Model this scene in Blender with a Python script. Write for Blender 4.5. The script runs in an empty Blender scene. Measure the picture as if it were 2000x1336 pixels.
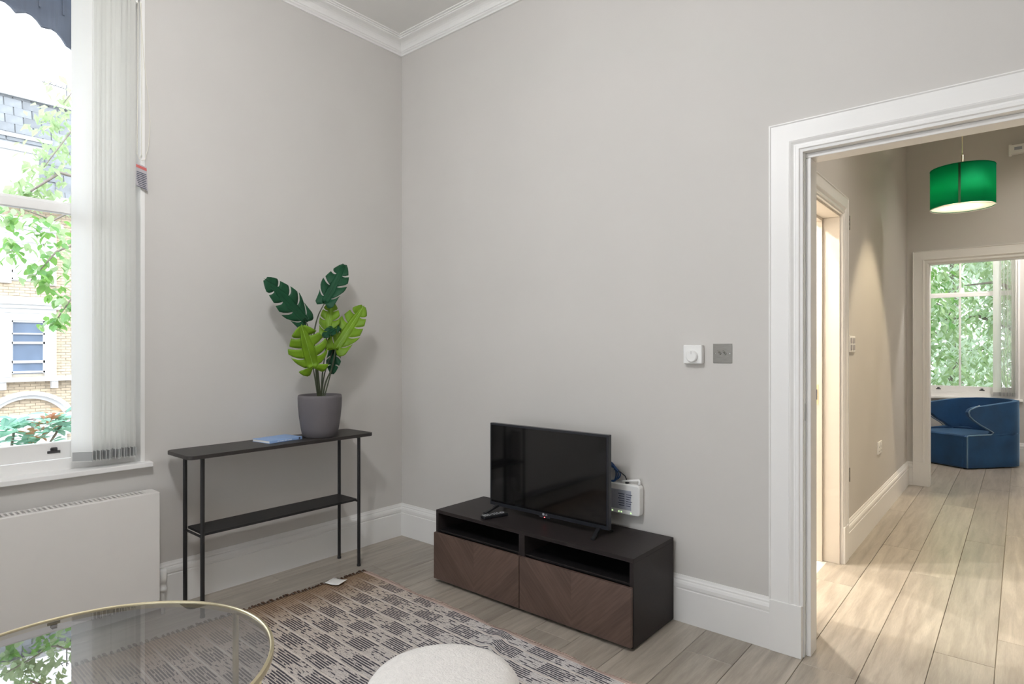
import bpy, bmesh, math, random
from mathutils import Vector, Matrix, Quaternion
random.seed(7)
SC = bpy.context.scene
COL = SC.collection
V = Vector
PI = math.pi

# ------------------------------------------------------------------ camera
cam_d = bpy.data.cameras.new('camera')
cam = bpy.data.objects.new('camera', cam_d)
COL.objects.link(cam)
cam.location = (3.208, -2.653, 1.266)
cam.rotation_euler = (PI / 2, 0, math.atan2(0.644, 0.765))
cam_d.sensor_width = 36
cam_d.lens = 36 * 1181 / 2000
cam_d.shift_y = 10 / 2000
cam_d.clip_start = 0.02
cam_d.clip_end = 200
SC.camera = cam

# ------------------------------------------------------------------ world, sun, exposure
world = bpy.data.worlds.new('world')
SC.world = world
world.use_nodes = True
wn = world.node_tree.nodes
wl = world.node_tree.links
bg = wn['Background']
tc = wn.new('ShaderNodeTexCoord')
sep = wn.new('ShaderNodeSeparateXYZ')
rmp = wn.new('ShaderNodeValToRGB')
wl.new(tc.outputs['Generated'], sep.inputs[0])
wl.new(sep.outputs['Z'], rmp.inputs[0])
rmp.color_ramp.elements[0].position = 0.0
rmp.color_ramp.elements[0].color = (0.92, 0.94, 0.97, 1)
rmp.color_ramp.elements[1].position = 0.8
rmp.color_ramp.elements[1].color = (0.80, 0.88, 1.0, 1)
wl.new(rmp.outputs[0], bg.inputs['Color'])
bg.inputs['Strength'].default_value = 2.85

sun_d = bpy.data.lights.new('sun', 'SUN')
sun = bpy.data.objects.new('sun', sun_d)
COL.objects.link(sun)
sun_d.energy = 1.0
sun_d.angle = math.radians(3)
sun_d.color = (1.0, 0.97, 0.92)
sun.rotation_euler = V((-0.72, 0.0, -0.69)).to_track_quat('-Z', 'Y').to_euler()

LAMP_LIVING = 98.0     # radiance of the opal globe in the living room
SPOT_HALL = 28.0
SPOT_SIDE = 80.0
SC.view_settings.view_transform = 'Standard'
SC.view_settings.look = 'None'
SC.view_settings.exposure = 0.79
SC.view_settings.gamma = 1.0
SC.view_settings.use_curve_mapping = False
SC.cycles.use_denoising = True
SC.cycles.max_bounces = 12
SC.cycles.diffuse_bounces = 6
SC.cycles.transparent_max_bounces = 16
SC.cycles.sample_clamp_indirect = 6.0

# ------------------------------------------------------------------ helpers
def srgb(r, g, b):
    f = lambda c: (c / 255 / 12.92) if c / 255 <= 0.04045 else ((c / 255 + 0.055) / 1.055) ** 2.4
    return (f(r), f(g), f(b), 1)

def mat(name, col, rough=0.5, metal=0.0, noise=0.0, nscale=8.0, bump=0.0, bscale=60.0, spec=0.5, sheen=0.0, stretch=(1, 1, 1), emis=None, estr=0.0, rnd=0.0, coat=0.0):
    m = bpy.data.materials.new(name)
    m.use_nodes = True
    nt = m.node_tree
    n, l = nt.nodes, nt.links
    p = n['Principled BSDF']
    p.inputs['Base Color'].default_value = col
    p.inputs['Roughness'].default_value = rough
    p.inputs['Metallic'].default_value = metal
    p.inputs['Specular IOR Level'].default_value = spec
    if sheen:
        p.inputs['Sheen Weight'].default_value = sheen
        p.inputs['Sheen Roughness'].default_value = 0.4
    if coat:
        p.inputs['Coat Weight'].default_value = coat
    if emis:
        p.inputs['Emission Color'].default_value = emis
        p.inputs['Emission Strength'].default_value = estr
    tcn = n.new('ShaderNodeTexCoord')
    mp = n.new('ShaderNodeMapping')
    mp.inputs['Scale'].default_value = stretch
    l.new(tcn.outputs['Object'], mp.inputs[0])
    if noise or rnd:
        hsv = n.new('ShaderNodeHueSaturation')
        hsv.inputs['Color'].default_value = col
        nz = n.new('ShaderNodeTexNoise')
        nz.inputs['Scale'].default_value = nscale
        nz.inputs['Detail'].default_value = 4
        l.new(mp.outputs[0], nz.inputs['Vector'])
        mr = n.new('ShaderNodeMapRange')
        mr.inputs['From Min'].default_value = 0.3
        mr.inputs['From Max'].default_value = 0.7
        mr.inputs['To Min'].default_value = 1 - noise
        mr.inputs['To Max'].default_value = 1 + noise
        l.new(nz.outputs[0], mr.inputs[0])
        out = mr.outputs[0]
        if rnd:
            oi = n.new('ShaderNodeObjectInfo')
            mr2 = n.new('ShaderNodeMapRange')
            mr2.inputs['To Min'].default_value = 1 - rnd
            mr2.inputs['To Max'].default_value = 1 + rnd
            l.new(oi.outputs['Random'], mr2.inputs[0])
            mu = n.new('ShaderNodeMath')
            mu.operation = 'MULTIPLY'
            l.new(out, mu.inputs[0])
            l.new(mr2.outputs[0], mu.inputs[1])
            out = mu.outputs[0]
        l.new(out, hsv.inputs['Value'])
        l.new(hsv.outputs[0], p.inputs['Base Color'])
    if bump:
        nb = n.new('ShaderNodeTexNoise')
        nb.inputs['Scale'].default_value = bscale
        nb.inputs['Detail'].default_value = 3
        l.new(mp.outputs[0], nb.inputs['Vector'])
        bp = n.new('ShaderNodeBump')
        bp.inputs['Strength'].default_value = bump
        bp.inputs['Distance'].default_value = 0.004
        l.new(nb.outputs[0], bp.inputs['Height'])
        l.new(bp.outputs[0], p.inputs['Normal'])
    return m

def trans_mat(name, col, tcol, fac=0.5, rough=0.9):
    """cloth or leaf: diffuse plus light passing through"""
    m = bpy.data.materials.new(name)
    m.use_nodes = True
    n, l = m.node_tree.nodes, m.node_tree.links
    n.remove(n['Principled BSDF'])
    out = n['Material Output']
    nz = n.new('ShaderNodeTexNoise'); nz.inputs['Scale'].default_value = 30
    oi = n.new('ShaderNodeObjectInfo')
    ad = n.new('ShaderNodeMath'); ad.operation = 'ADD'
    l.new(nz.outputs[0], ad.inputs[0]); l.new(oi.outputs['Random'], ad.inputs[1])
    mr = n.new('ShaderNodeMapRange')
    mr.inputs['From Min'].default_value = 0.3; mr.inputs['From Max'].default_value = 1.7
    mr.inputs['To Min'].default_value = 0.85; mr.inputs['To Max'].default_value = 1.15
    l.new(ad.outputs[0], mr.inputs[0])
    h = n.new('ShaderNodeHueSaturation'); h.inputs['Color'].default_value = col
    l.new(mr.outputs[0], h.inputs['Value'])
    d = n.new('ShaderNodeBsdfDiffuse'); l.new(h.outputs[0], d.inputs[0])
    t = n.new('ShaderNodeBsdfTranslucent'); t.inputs[0].default_value = tcol
    mx = n.new('ShaderNodeMixShader'); mx.inputs[0].default_value = fac
    l.new(d.outputs[0], mx.inputs[1]); l.new(t.outputs[0], mx.inputs[2])
    g = n.new('ShaderNodeBsdfGlossy'); g.inputs['Roughness'].default_value = 0.35
    m2 = n.new('ShaderNodeMixShader'); m2.inputs[0].default_value = 0.04 if rough < 0.9 else 0.0
    l.new(mx.outputs[0], m2.inputs[1]); l.new(g.outputs[0], m2.inputs[2])
    l.new(m2.outputs[0], out.inputs[0])
    return m

def glass_mat(name, tint, ior=1.5, dirt=0.0):
    m = bpy.data.materials.new(name)
    m.use_nodes = True
    n, l = m.node_tree.nodes, m.node_tree.links
    n.remove(n['Principled BSDF'])
    out = n['Material Output']
    t = n.new('ShaderNodeBsdfTransparent'); t.inputs[0].default_value = tint
    g = n.new('ShaderNodeBsdfGlossy'); g.inputs['Roughness'].default_value = 0.0
    f = n.new('ShaderNodeFresnel'); f.inputs['IOR'].default_value = ior
    mx = n.new('ShaderNodeMixShader')
    l.new(f.outputs[0], mx.inputs[0]); l.new(t.outputs[0], mx.inputs[1]); l.new(g.outputs[0], mx.inputs[2])
    l.new(mx.outputs[0], out.inputs[0])
    return m

class MB:
    """collects shapes into one mesh"""
    def __init__(s):
        s.bm = bmesh.new()
    def face(s, pts):
        vs = [s.bm.verts.new(p) for p in pts]
        return s.bm.faces.new(vs)
    def box(s, a, b, mx=None):
        x0, y0, z0 = [min(a[i], b[i]) for i in range(3)]
        x1, y1, z1 = [max(a[i], b[i]) for i in range(3)]
        P = [(x0, y0, z0), (x1, y0, z0), (x1, y1, z0), (x0, y1, z0), (x0, y0, z1), (x1, y0, z1), (x1, y1, z1), (x0, y1, z1)]
        if mx is not None:
            P = [mx @ V(p) for p in P]
        v = [s.bm.verts.new(p) for p in P]
        for f in ((0, 3, 2, 1), (4, 5, 6, 7), (0, 1, 5, 4), (1, 2, 6, 5), (2, 3, 7, 6), (3, 0, 4, 7)):
            s.bm.faces.new([v[i] for i in f])
        return s
    def tube(s, pts, r, n=10, cap=True, radii=None):
        pts = [V(p) for p in pts]
        rings = []
        up = None
        for i, p in enumerate(pts):
            if i == 0: d = pts[1] - p
            elif i == len(pts) - 1: d = p - pts[-2]
            else: d = (pts[i + 1] - pts[i - 1])
            d.normalize()
            if up is None:
                up = d.orthogonal().normalized()
            up = (up - d * up.dot(d))
            if up.length < 1e-5: up = d.orthogonal()
            up.normalize()
            w = d.cross(up)
            rr = radii[i] if radii else r
            rings.append([s.bm.verts.new(p + (up * math.cos(2 * PI * k / n) + w * math.sin(2 * PI * k / n)) * rr) for k in range(n)])
        for a, b in zip(rings, rings[1:]):
            for k in range(n):
                s.bm.faces.new((a[k], a[(k + 1) % n], b[(k + 1) % n], b[k]))
        if cap:
            s.bm.faces.new(rings[0][::-1]); s.bm.faces.new(rings[-1])
        return s
    def lathe(s, prof, c=(0, 0, 0), n=40, axis='Z', close=False):
        rings = []
        for (r, z) in prof:
            ring = []
            for k in range(n):
                a = 2 * PI * k / n
                if r < 1e-6 and k: ring.append(ring[0]); continue
                if axis == 'Z': p = (c[0] + r * math.cos(a), c[1] + r * math.sin(a), c[2] + z)
                elif axis == 'Y': p = (c[0] + r * math.cos(a), c[1] + z, c[2] + r * math.sin(a))
                else: p = (c[0] + z, c[1] + r * math.cos(a), c[2] + r * math.sin(a))
                ring.append(s.bm.verts.new(p))
            rings.append(ring)
        for a, b in zip(rings, rings[1:]):
            for k in range(n):
                q = []
                for v in (a[k], a[(k + 1) % n], b[(k + 1) % n], b[k]):
                    if v not in q: q.append(v)
                if len(q) > 2: s.bm.faces.new(q)
        return s
    def prism(s, poly, h0, h1, axis='Z'):
        def P(u, v, w):
            return (u, v, w) if axis == 'Z' else ((u, w, v) if axis == 'Y' else (w, u, v))
        a = [s.bm.verts.new(P(u, v, h0)) for u, v in poly]
        b = [s.bm.verts.new(P(u, v, h1)) for u, v in poly]
        n = len(poly)
        s.bm.faces.new(a[::-1]); s.bm.faces.new(b)
        for k in range(n):
            s.bm.faces.new((a[k], a[(k + 1) % n], b[(k + 1) % n], b[k]))
        return s
    def rings(s, rs, cap=True, closed=True):
        R = [[s.bm.verts.new(p) for p in r] for r in rs]
        n = len(R[0])
        for a, b in zip(R, R[1:]):
            for k in range(n if closed else n - 1):
                s.bm.faces.new((a[k], a[(k + 1) % n], b[(k + 1) % n], b[k]))
        if cap:
            s.bm.faces.new(R[0][::-1]); s.bm.faces.new(R[-1])
        return s

ORG = {}
def obj(name, mb, m, parent=None, smooth=False, bevel=0.0, seg=2, solid=0.0, sub=0, label=None, kind=None, angle=40):
    me = bpy.data.meshes.new(name)
    bm = mb.bm
    bmesh.ops.recalc_face_normals(bm, faces=bm.faces)
    if parent is not None and parent.name in ORG:
        bmesh.ops.translate(bm, verts=bm.verts, vec=-ORG[parent.name])
    bm.to_mesh(me); bm.free()
    o = bpy.data.objects.new(name, me)
    COL.objects.link(o)
    me.materials.append(m)
    if smooth:
        for p in me.polygons: p.use_smooth = True
    if parent is not None:
        o.parent = parent
        if parent.name in ORG: ORG[o.name] = ORG[parent.name]
    if solid:
        md = o.modifiers.new('solid', 'SOLIDIFY'); md.thickness = solid; md.offset = 0
    if bevel:
        md = o.modifiers.new('bevel', 'BEVEL'); md.width = bevel; md.segments = seg
        md.limit_method = 'ANGLE'; md.angle_limit = math.radians(angle)
        for p in me.polygons: p.use_smooth = True
        md.harden_normals = True
    if sub:
        md = o.modifiers.new('sub', 'SUBSURF'); md.levels = sub; md.render_levels = sub
    if label: o['label'] = label
    if kind: o['kind'] = kind
    return o

def struct(name, mb, m, parent=None, **k):
    o = obj(name, mb, m, parent, **k)
    if parent is None: o['kind'] = 'structure'
    return o

def thing(name, label, cat, loc=(0, 0, 0), rz=0.0, group=None, world=True):
    """Empty at the thing's base. world=True: the parts are given in world coordinates"""
    o = bpy.data.objects.new(name, None)
    COL.objects.link(o)
    o.location = loc
    o.rotation_euler = (0, 0, rz)
    o.empty_display_size = 0.1
    o['label'] = label; o['category'] = cat
    if group: o['group'] = group
    if world: ORG[o.name] = V(loc)
    return o

def tag(o, label, cat, group=None):
    o['label'] = label; o['category'] = cat
    if group: o['group'] = group
    return o

def copy_part(src, parent, name=None):
    c = src.copy(); COL.objects.link(c); c.parent = parent
    return c

def seg_prof(mb, prof, a, b, nrm, ma=0, mb_=0):
    """moulding of profile (depth, z) run along a wall from a to b"""
    a, b, nrm = V(a), V(b), V(nrm)
    t = (b - a).normalized()
    ra = [(a.x + nrm.x * d + t.x * d * ma, a.y + nrm.y * d + t.y * d * ma, z) for d, z in prof]
    rb = [(b.x + nrm.x * d - t.x * d * mb_, b.y + nrm.y * d - t.y * d * mb_, z) for d, z in prof]
    mb.rings([ra, rb])
    return mb

# ------------------------------------------------------------------ materials
M = {}
M['wall'] = mat('wall_paint', srgb(206, 203, 199), 0.75, noise=0.015, nscale=2.0, bump=0.05, bscale=250, spec=0.25)
M['hallwall'] = mat('hall_paint', srgb(203, 200, 196), 0.75, noise=0.015, nscale=2.0, bump=0.05, bscale=250, spec=0.25)
M['ceil'] = mat('ceiling_paint', srgb(228, 227, 224), 0.8, noise=0.01, spec=0.2)
M['white'] = mat('white_gloss_paint', srgb(238, 237, 235), 0.35, noise=0.01, nscale=3)
M['trim'] = mat('trim_paint', srgb(236, 235, 233), 0.4, noise=0.01, nscale=3)
M['cream'] = mat('bathroom_paint', srgb(216, 209, 199), 0.6, noise=0.01)
M['rad'] = mat('radiator_enamel', srgb(226, 223, 219), 0.4, noise=0.01)
M['plastic'] = mat('white_plastic', srgb(236, 236, 234), 0.4, noise=0.01)
M['black_metal'] = mat('black_powder_coat', srgb(30, 29, 30), 0.5, noise=0.05, bump=0.1, bscale=900)
M['black_wood'] = mat('black_tabletop', srgb(44, 40, 39), 0.45, noise=0.12, nscale=20, stretch=(8, 1, 1), bump=0.05)
M['pot'] = mat('grey_pot', srgb(98, 94, 97), 0.65, noise=0.03, bump=0.03, bscale=300)
M['soil'] = mat('soil', srgb(45, 36, 30), 0.95, noise=0.3, nscale=60, bump=0.8, bscale=120)
M['leafdark'] = mat('dark_leaf', srgb(20, 70, 44), 0.5, spec=0.25, noise=0.14, nscale=18, bump=0.15, bscale=60)
M['leaflime'] = mat('lime_leaf', srgb(104, 140, 26), 0.5, spec=0.3, noise=0.16, nscale=14, bump=0.15, bscale=60)
M['vein'] = mat('leaf_midrib', srgb(140, 175, 75), 0.5, noise=0.1)
M['stem'] = mat('dark_stem', srgb(58, 66, 44), 0.55, noise=0.2, nscale=30)
M['bookblue'] = mat('blue_cover', srgb(140, 172, 218), 0.45, noise=0.05, nscale=12)
M['paper'] = mat('paper', srgb(236, 235, 232), 0.8, noise=0.02)
M['ink'] = mat('dark_ink', srgb(60, 66, 84), 0.7, noise=0.02)
M['bluepale'] = mat('pale_ink', srgb(206, 220, 240), 0.7, noise=0.02)
M['brass'] = mat('brushed_brass', srgb(226, 214, 180), 0.32, metal=0.85, noise=0.05, nscale=40)
M['steel'] = mat('brushed_steel', srgb(150, 147, 142), 0.33, metal=0.9, noise=0.08, nscale=30, stretch=(1, 1, 12))
M['chrome'] = mat('chrome', srgb(215, 215, 212), 0.15, metal=1.0, noise=0.02)
M['darkmetal'] = mat('dark_grey_metal', srgb(92, 92, 94), 0.4, metal=0.6, noise=0.05)
M['glass'] = glass_mat('window_glass', (0.97, 0.98, 0.98, 1), 1.45)
M['tglass'] = glass_mat('smoked_table_glass', (0.52, 0.52, 0.55, 1), 4.0)
M['tvscreen'] = mat('tv_screen', srgb(12, 12, 13), 0.06, noise=0.02, spec=0.5)
M['tvbody'] = mat('tv_plastic', srgb(34, 36, 42), 0.32, noise=0.03)
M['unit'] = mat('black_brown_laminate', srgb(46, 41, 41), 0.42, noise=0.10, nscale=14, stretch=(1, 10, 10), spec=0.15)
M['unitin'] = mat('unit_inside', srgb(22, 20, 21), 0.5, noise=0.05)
M['blackplastic'] = mat('black_plastic', srgb(26, 27, 30), 0.35, noise=0.03)
M['buttons'] = mat('pale_button', srgb(190, 192, 196), 0.4, noise=0.02)
M['greylabel'] = mat('grey_label', srgb(165, 168, 180), 0.6, noise=0.05)
M['cable'] = mat('blue_cable', srgb(12, 60, 110), 0.4, noise=0.05)
M['blackcable'] = mat('black_cable', srgb(20, 22, 34), 0.4, noise=0.05)
M['velvet'] = mat('blue_velvet', srgb(13, 60, 102), 0.75, noise=0.22, nscale=6, bump=0.1, bscale=200, sheen=0.5)
M['velvet'].node_tree.nodes['Principled BSDF'].inputs['Sheen Tint'].default_value = (0.35, 0.62, 0.9, 1)
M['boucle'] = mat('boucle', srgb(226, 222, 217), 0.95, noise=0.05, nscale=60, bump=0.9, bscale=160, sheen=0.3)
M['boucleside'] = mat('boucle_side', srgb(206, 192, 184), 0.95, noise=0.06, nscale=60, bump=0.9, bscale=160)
M['blind'] = trans_mat('blind_fabric', srgb(251, 251, 250), srgb(252, 252, 250), 0.6)
M['weight'] = trans_mat('blind_weight', srgb(205, 206, 206), srgb(206, 208, 208), 0.4)
M['tagred'] = mat('tag_red', srgb(190, 96, 92), 0.7, noise=0.03)
M['taggrey'] = mat('tag_grey', srgb(176, 172, 176), 0.7, noise=0.03)
M['cord'] = mat('cream_cord', srgb(222, 218, 206), 0.7, noise=0.03)
M['globe'] = mat('opal_globe', (1, 1, 1, 1), 0.4, noise=0.01, emis=(0.97, 0.972, 0.985, 1), estr=LAMP_LIVING)
M['fillglobe'] = mat('added_globe_bedroom', (1, 1, 1, 1), 0.4, noise=0.01, emis=(1.0, 0.95, 0.90, 1), estr=110)  # glow of the globe added to brighten the bedroom
M['lampface'] = mat('downlight_face', (1, 1, 1, 1), 0.4, noise=0.01, emis=(1.0, 0.86, 0.68, 1), estr=6)
M['bulb'] = mat('bulb', (1, 1, 1, 1), 0.4, noise=0.01, emis=(1.0, 0.86, 0.66, 1), estr=70)
M['shade'] = trans_mat('green_shade', srgb(22, 118, 92), srgb(52, 190, 140), 0.5)
M['shadein'] = trans_mat('shade_diffuser', srgb(236, 240, 226), srgb(250, 250, 240), 0.6)
M['shadeseam'] = mat('shade_seam', srgb(10, 60, 38), 0.8, noise=0.05)
M['led'] = mat('led_green', (0.5, 0.9, 0.3, 1), 0.4, noise=0.01, emis=(0.75, 1.0, 0.55, 1), estr=0.5)
M['ledred'] = mat('led_red', (0.8, 0.1, 0.1, 1), 0.4, noise=0.01, emis=(1.0, 0.08, 0.08, 1), estr=5)
M['valance'] = mat('slate_blue_board', srgb(88, 96, 112), 0.7, noise=0.1, nscale=6, stretch=(1, 12, 1))
M['stucco'] = mat('white_stucco', srgb(214, 214, 214), 0.8, noise=0.04, nscale=3)
M['mortar'] = mat('mortar', srgb(172, 164, 150), 0.9, noise=0.06)
M['brick'] = mat('stock_brick', srgb(184, 168, 146), 0.9, noise=0.16, nscale=5, stretch=(1, 1, 3))
M['slate'] = mat('roof_slate', srgb(120, 124, 128), 0.85, noise=0.15, nscale=4, rnd=0.16)
M['lead'] = mat('lead_flashing', srgb(176, 178, 180), 0.6, noise=0.05)
M['farglass'] = mat('far_pane', srgb(96, 112, 134), 0.45, noise=0.2, nscale=1.5)
M['curtain'] = mat('net_curtain', srgb(222, 224, 228), 0.9, noise=0.05)
M['leafA'] = trans_mat('tree_leaf_green', srgb(96, 146, 84), srgb(150, 196, 100), 0.5, 0.5)
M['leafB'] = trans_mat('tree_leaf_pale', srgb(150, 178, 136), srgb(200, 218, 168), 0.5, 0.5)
M['leafC'] = trans_mat('shrub_leaf_teal', srgb(112, 166, 150), srgb(170, 215, 190), 0.6, 0.5)
M['leafD'] = trans_mat('shrub_leaf_red', srgb(196, 140, 108), srgb(225, 180, 140), 0.55, 0.5)
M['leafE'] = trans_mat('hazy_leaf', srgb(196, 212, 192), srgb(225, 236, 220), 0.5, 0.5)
M['bark'] = mat('bark', srgb(128, 120, 112), 0.9, noise=0.2, nscale=10, bump=0.5, bscale=20)
M['ground'] = mat('asphalt', srgb(120, 120, 120), 0.9, noise=0.1, nscale=4)
M['extwall'] = mat('outer_brick', srgb(190, 160, 120), 0.9, noise=0.1)

def wood_floor_mat():
    m = bpy.data.materials.new('greige_oak_plank')
    m.use_nodes = True
    n, l = m.node_tree.nodes, m.node_tree.links
    p = n['Principled BSDF']
    g = n.new('ShaderNodeNewGeometry')
    oi = n.new('ShaderNodeObjectInfo')
    cb = n.new('ShaderNodeCombineXYZ')
    mu = n.new('ShaderNodeMath'); mu.operation = 'MULTIPLY'; mu.inputs[1].default_value = 37.0
    l.new(oi.outputs['Random'], mu.inputs[0]); l.new(mu.outputs[0], cb.inputs['Z'])
    ad = n.new('ShaderNodeVectorMath'); ad.operation = 'ADD'
    l.new(g.outputs['Position'], ad.inputs[0]); l.new(cb.outputs[0], ad.inputs[1])
    mp = n.new('ShaderNodeMapping'); mp.inputs['Scale'].default_value = (14, 1.1, 1)
    l.new(ad.outputs[0], mp.inputs[0])
    nz = n.new('ShaderNodeTexNoise'); nz.inputs['Scale'].default_value = 2.2; nz.inputs['Detail'].default_value = 6; nz.inputs['Distortion'].default_value = 0.6
    l.new(mp.outputs[0], nz.inputs['Vector'])
    nz2 = n.new('ShaderNodeTexNoise'); nz2.inputs['Scale'].default_value = 90
    mp2 = n.new('ShaderNodeMapping'); mp2.inputs['Scale'].default_value = (3, 0.25, 1)
    l.new(ad.outputs[0], mp2.inputs[0]); l.new(mp2.outputs[0], nz2.inputs['Vector'])
    cr = n.new('ShaderNodeValToRGB')
    cr.color_ramp.elements[0].position = 0.25; cr.color_ramp.elements[0].color = srgb(142, 133, 122)
    cr.color_ramp.elements[1].position = 0.75; cr.color_ramp.elements[1].color = srgb(178, 170, 158)
    l.new(nz.outputs[0], cr.inputs[0])
    h = n.new('ShaderNodeHueSaturation')
    mr = n.new('ShaderNodeMapRange'); mr.inputs['To Min'].default_value = 0.84; mr.inputs['To Max'].default_value = 1.12
    l.new(oi.outputs['Random'], mr.inputs[0])
    mr2 = n.new('ShaderNodeMapRange'); mr2.inputs['From Min'].default_value = 0.3; mr2.inputs['From Max'].default_value = 0.7
    mr2.inputs['To Min'].default_value = 0.93; mr2.inputs['To Max'].default_value = 1.05
    l.new(nz2.outputs[0], mr2.inputs[0])
    mm = n.new('ShaderNodeMath'); mm.operation = 'MULTIPLY'
    l.new(mr.outputs[0], mm.inputs[0]); l.new(mr2.outputs[0], mm.inputs[1])
    l.new(mm.outputs[0], h.inputs['Value']); l.new(cr.outputs[0], h.inputs['Color'])
    l.new(h.outputs[0], p.inputs['Base Color'])
    p.inputs['Roughness'].default_value = 0.3
    bp = n.new('ShaderNodeBump'); bp.inputs['Strength'].default_value = 0.12; bp.inputs['Distance'].default_value = 0.002
    l.new(nz2.outputs[0], bp.inputs['Height']); l.new(bp.outputs[0], p.inputs['Normal'])
    return m
M['floor'] = wood_floor_mat()

def chevron_mat():
    m = bpy.data.materials.new('walnut_chevron_veneer')
    m.use_nodes = True
    n, l = m.node_tree.nodes, m.node_tree.links
    p = n['Principled BSDF']
    t = n.new('ShaderNodeTexCoord'); s = n.new('ShaderNodeSeparateXYZ'); l.new(t.outputs['Object'], s.inputs[0])
    ab = n.new('ShaderNodeMath'); ab.operation = 'ABSOLUTE'; l.new(s.outputs['X'], ab.inputs[0])
    a1 = n.new('ShaderNodeMath'); a1.operation = 'ADD'; l.new(ab.outputs[0], a1.inputs[0]); l.new(s.outputs['Z'], a1.inputs[1])   # along grain
    a2 = n.new('ShaderNodeMath'); a2.operation = 'SUBTRACT'; l.new(ab.outputs[0], a2.inputs[0]); l.new(s.outputs['Z'], a2.inputs[1])
    cb = n.new('ShaderNodeCombineXYZ')
    m1 = n.new('ShaderNodeMath'); m1.operation = 'MULTIPLY'; m1.inputs[1].default_value = 3; l.new(a1.outputs[0], m1.inputs[0])
    m2 = n.new('ShaderNodeMath'); m2.operation = 'MULTIPLY'; m2.inputs[1].default_value = 40; l.new(a2.outputs[0], m2.inputs[0])
    l.new(m1.outputs[0], cb.inputs['X']); l.new(m2.outputs[0], cb.inputs['Y'])
    nz = n.new('ShaderNodeTexNoise'); nz.inputs['Scale'].default_value = 1.6; nz.inputs['Detail'].default_value = 5
    l.new(cb.outputs[0], nz.inputs['Vector'])
    # veneer strips 5 cm wide
    fl = n.new('ShaderNodeMath'); fl.operation = 'MULTIPLY'; fl.inputs[1].default_value = 14; l.new(a2.outputs[0], fl.inputs[0])
    f2 = n.new('ShaderNodeMath'); f2.operation = 'FLOOR'; l.new(fl.outputs[0], f2.inputs[0])
    sg = n.new('ShaderNodeMath'); sg.operation = 'SIGN'; l.new(s.outputs['X'], sg.inputs[0])
    s3 = n.new('ShaderNodeMath'); s3.operation = 'MULTIPLY_ADD'; s3.inputs[1].default_value = 0.37; l.new(sg.outputs[0], s3.inputs[0]); l.new(f2.outputs[0], s3.inputs[2])
    wh = n.new('ShaderNodeTexWhiteNoise'); wh.noise_dimensions = '1D'; l.new(s3.outputs[0], wh.inputs['W'])
    mr = n.new('ShaderNodeMapRange'); mr.inputs['To Min'].default_value = 0.88; mr.inputs['To Max'].default_value = 1.12
    l.new(wh.outputs['Value'], mr.inputs[0])
    cr = n.new('ShaderNodeValToRGB')
    cr.color_ramp.elements[0].position = 0.3; cr.color_ramp.elements[0].color = srgb(82, 65, 58)
    cr.color_ramp.elements[1].position = 0.7; cr.color_ramp.elements[1].color = srgb(100, 80, 71)
    l.new(nz.outputs[0], cr.inputs[0])
    h = n.new('ShaderNodeHueSaturation'); l.new(cr.outputs[0], h.inputs['Color']); l.new(mr.outputs[0], h.inputs['Value'])
    l.new(h.outputs[0], p.inputs['Base Color'])
    p.inputs['Roughness'].default_value = 0.5
    return m
M['chevron'] = chevron_mat()

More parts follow.
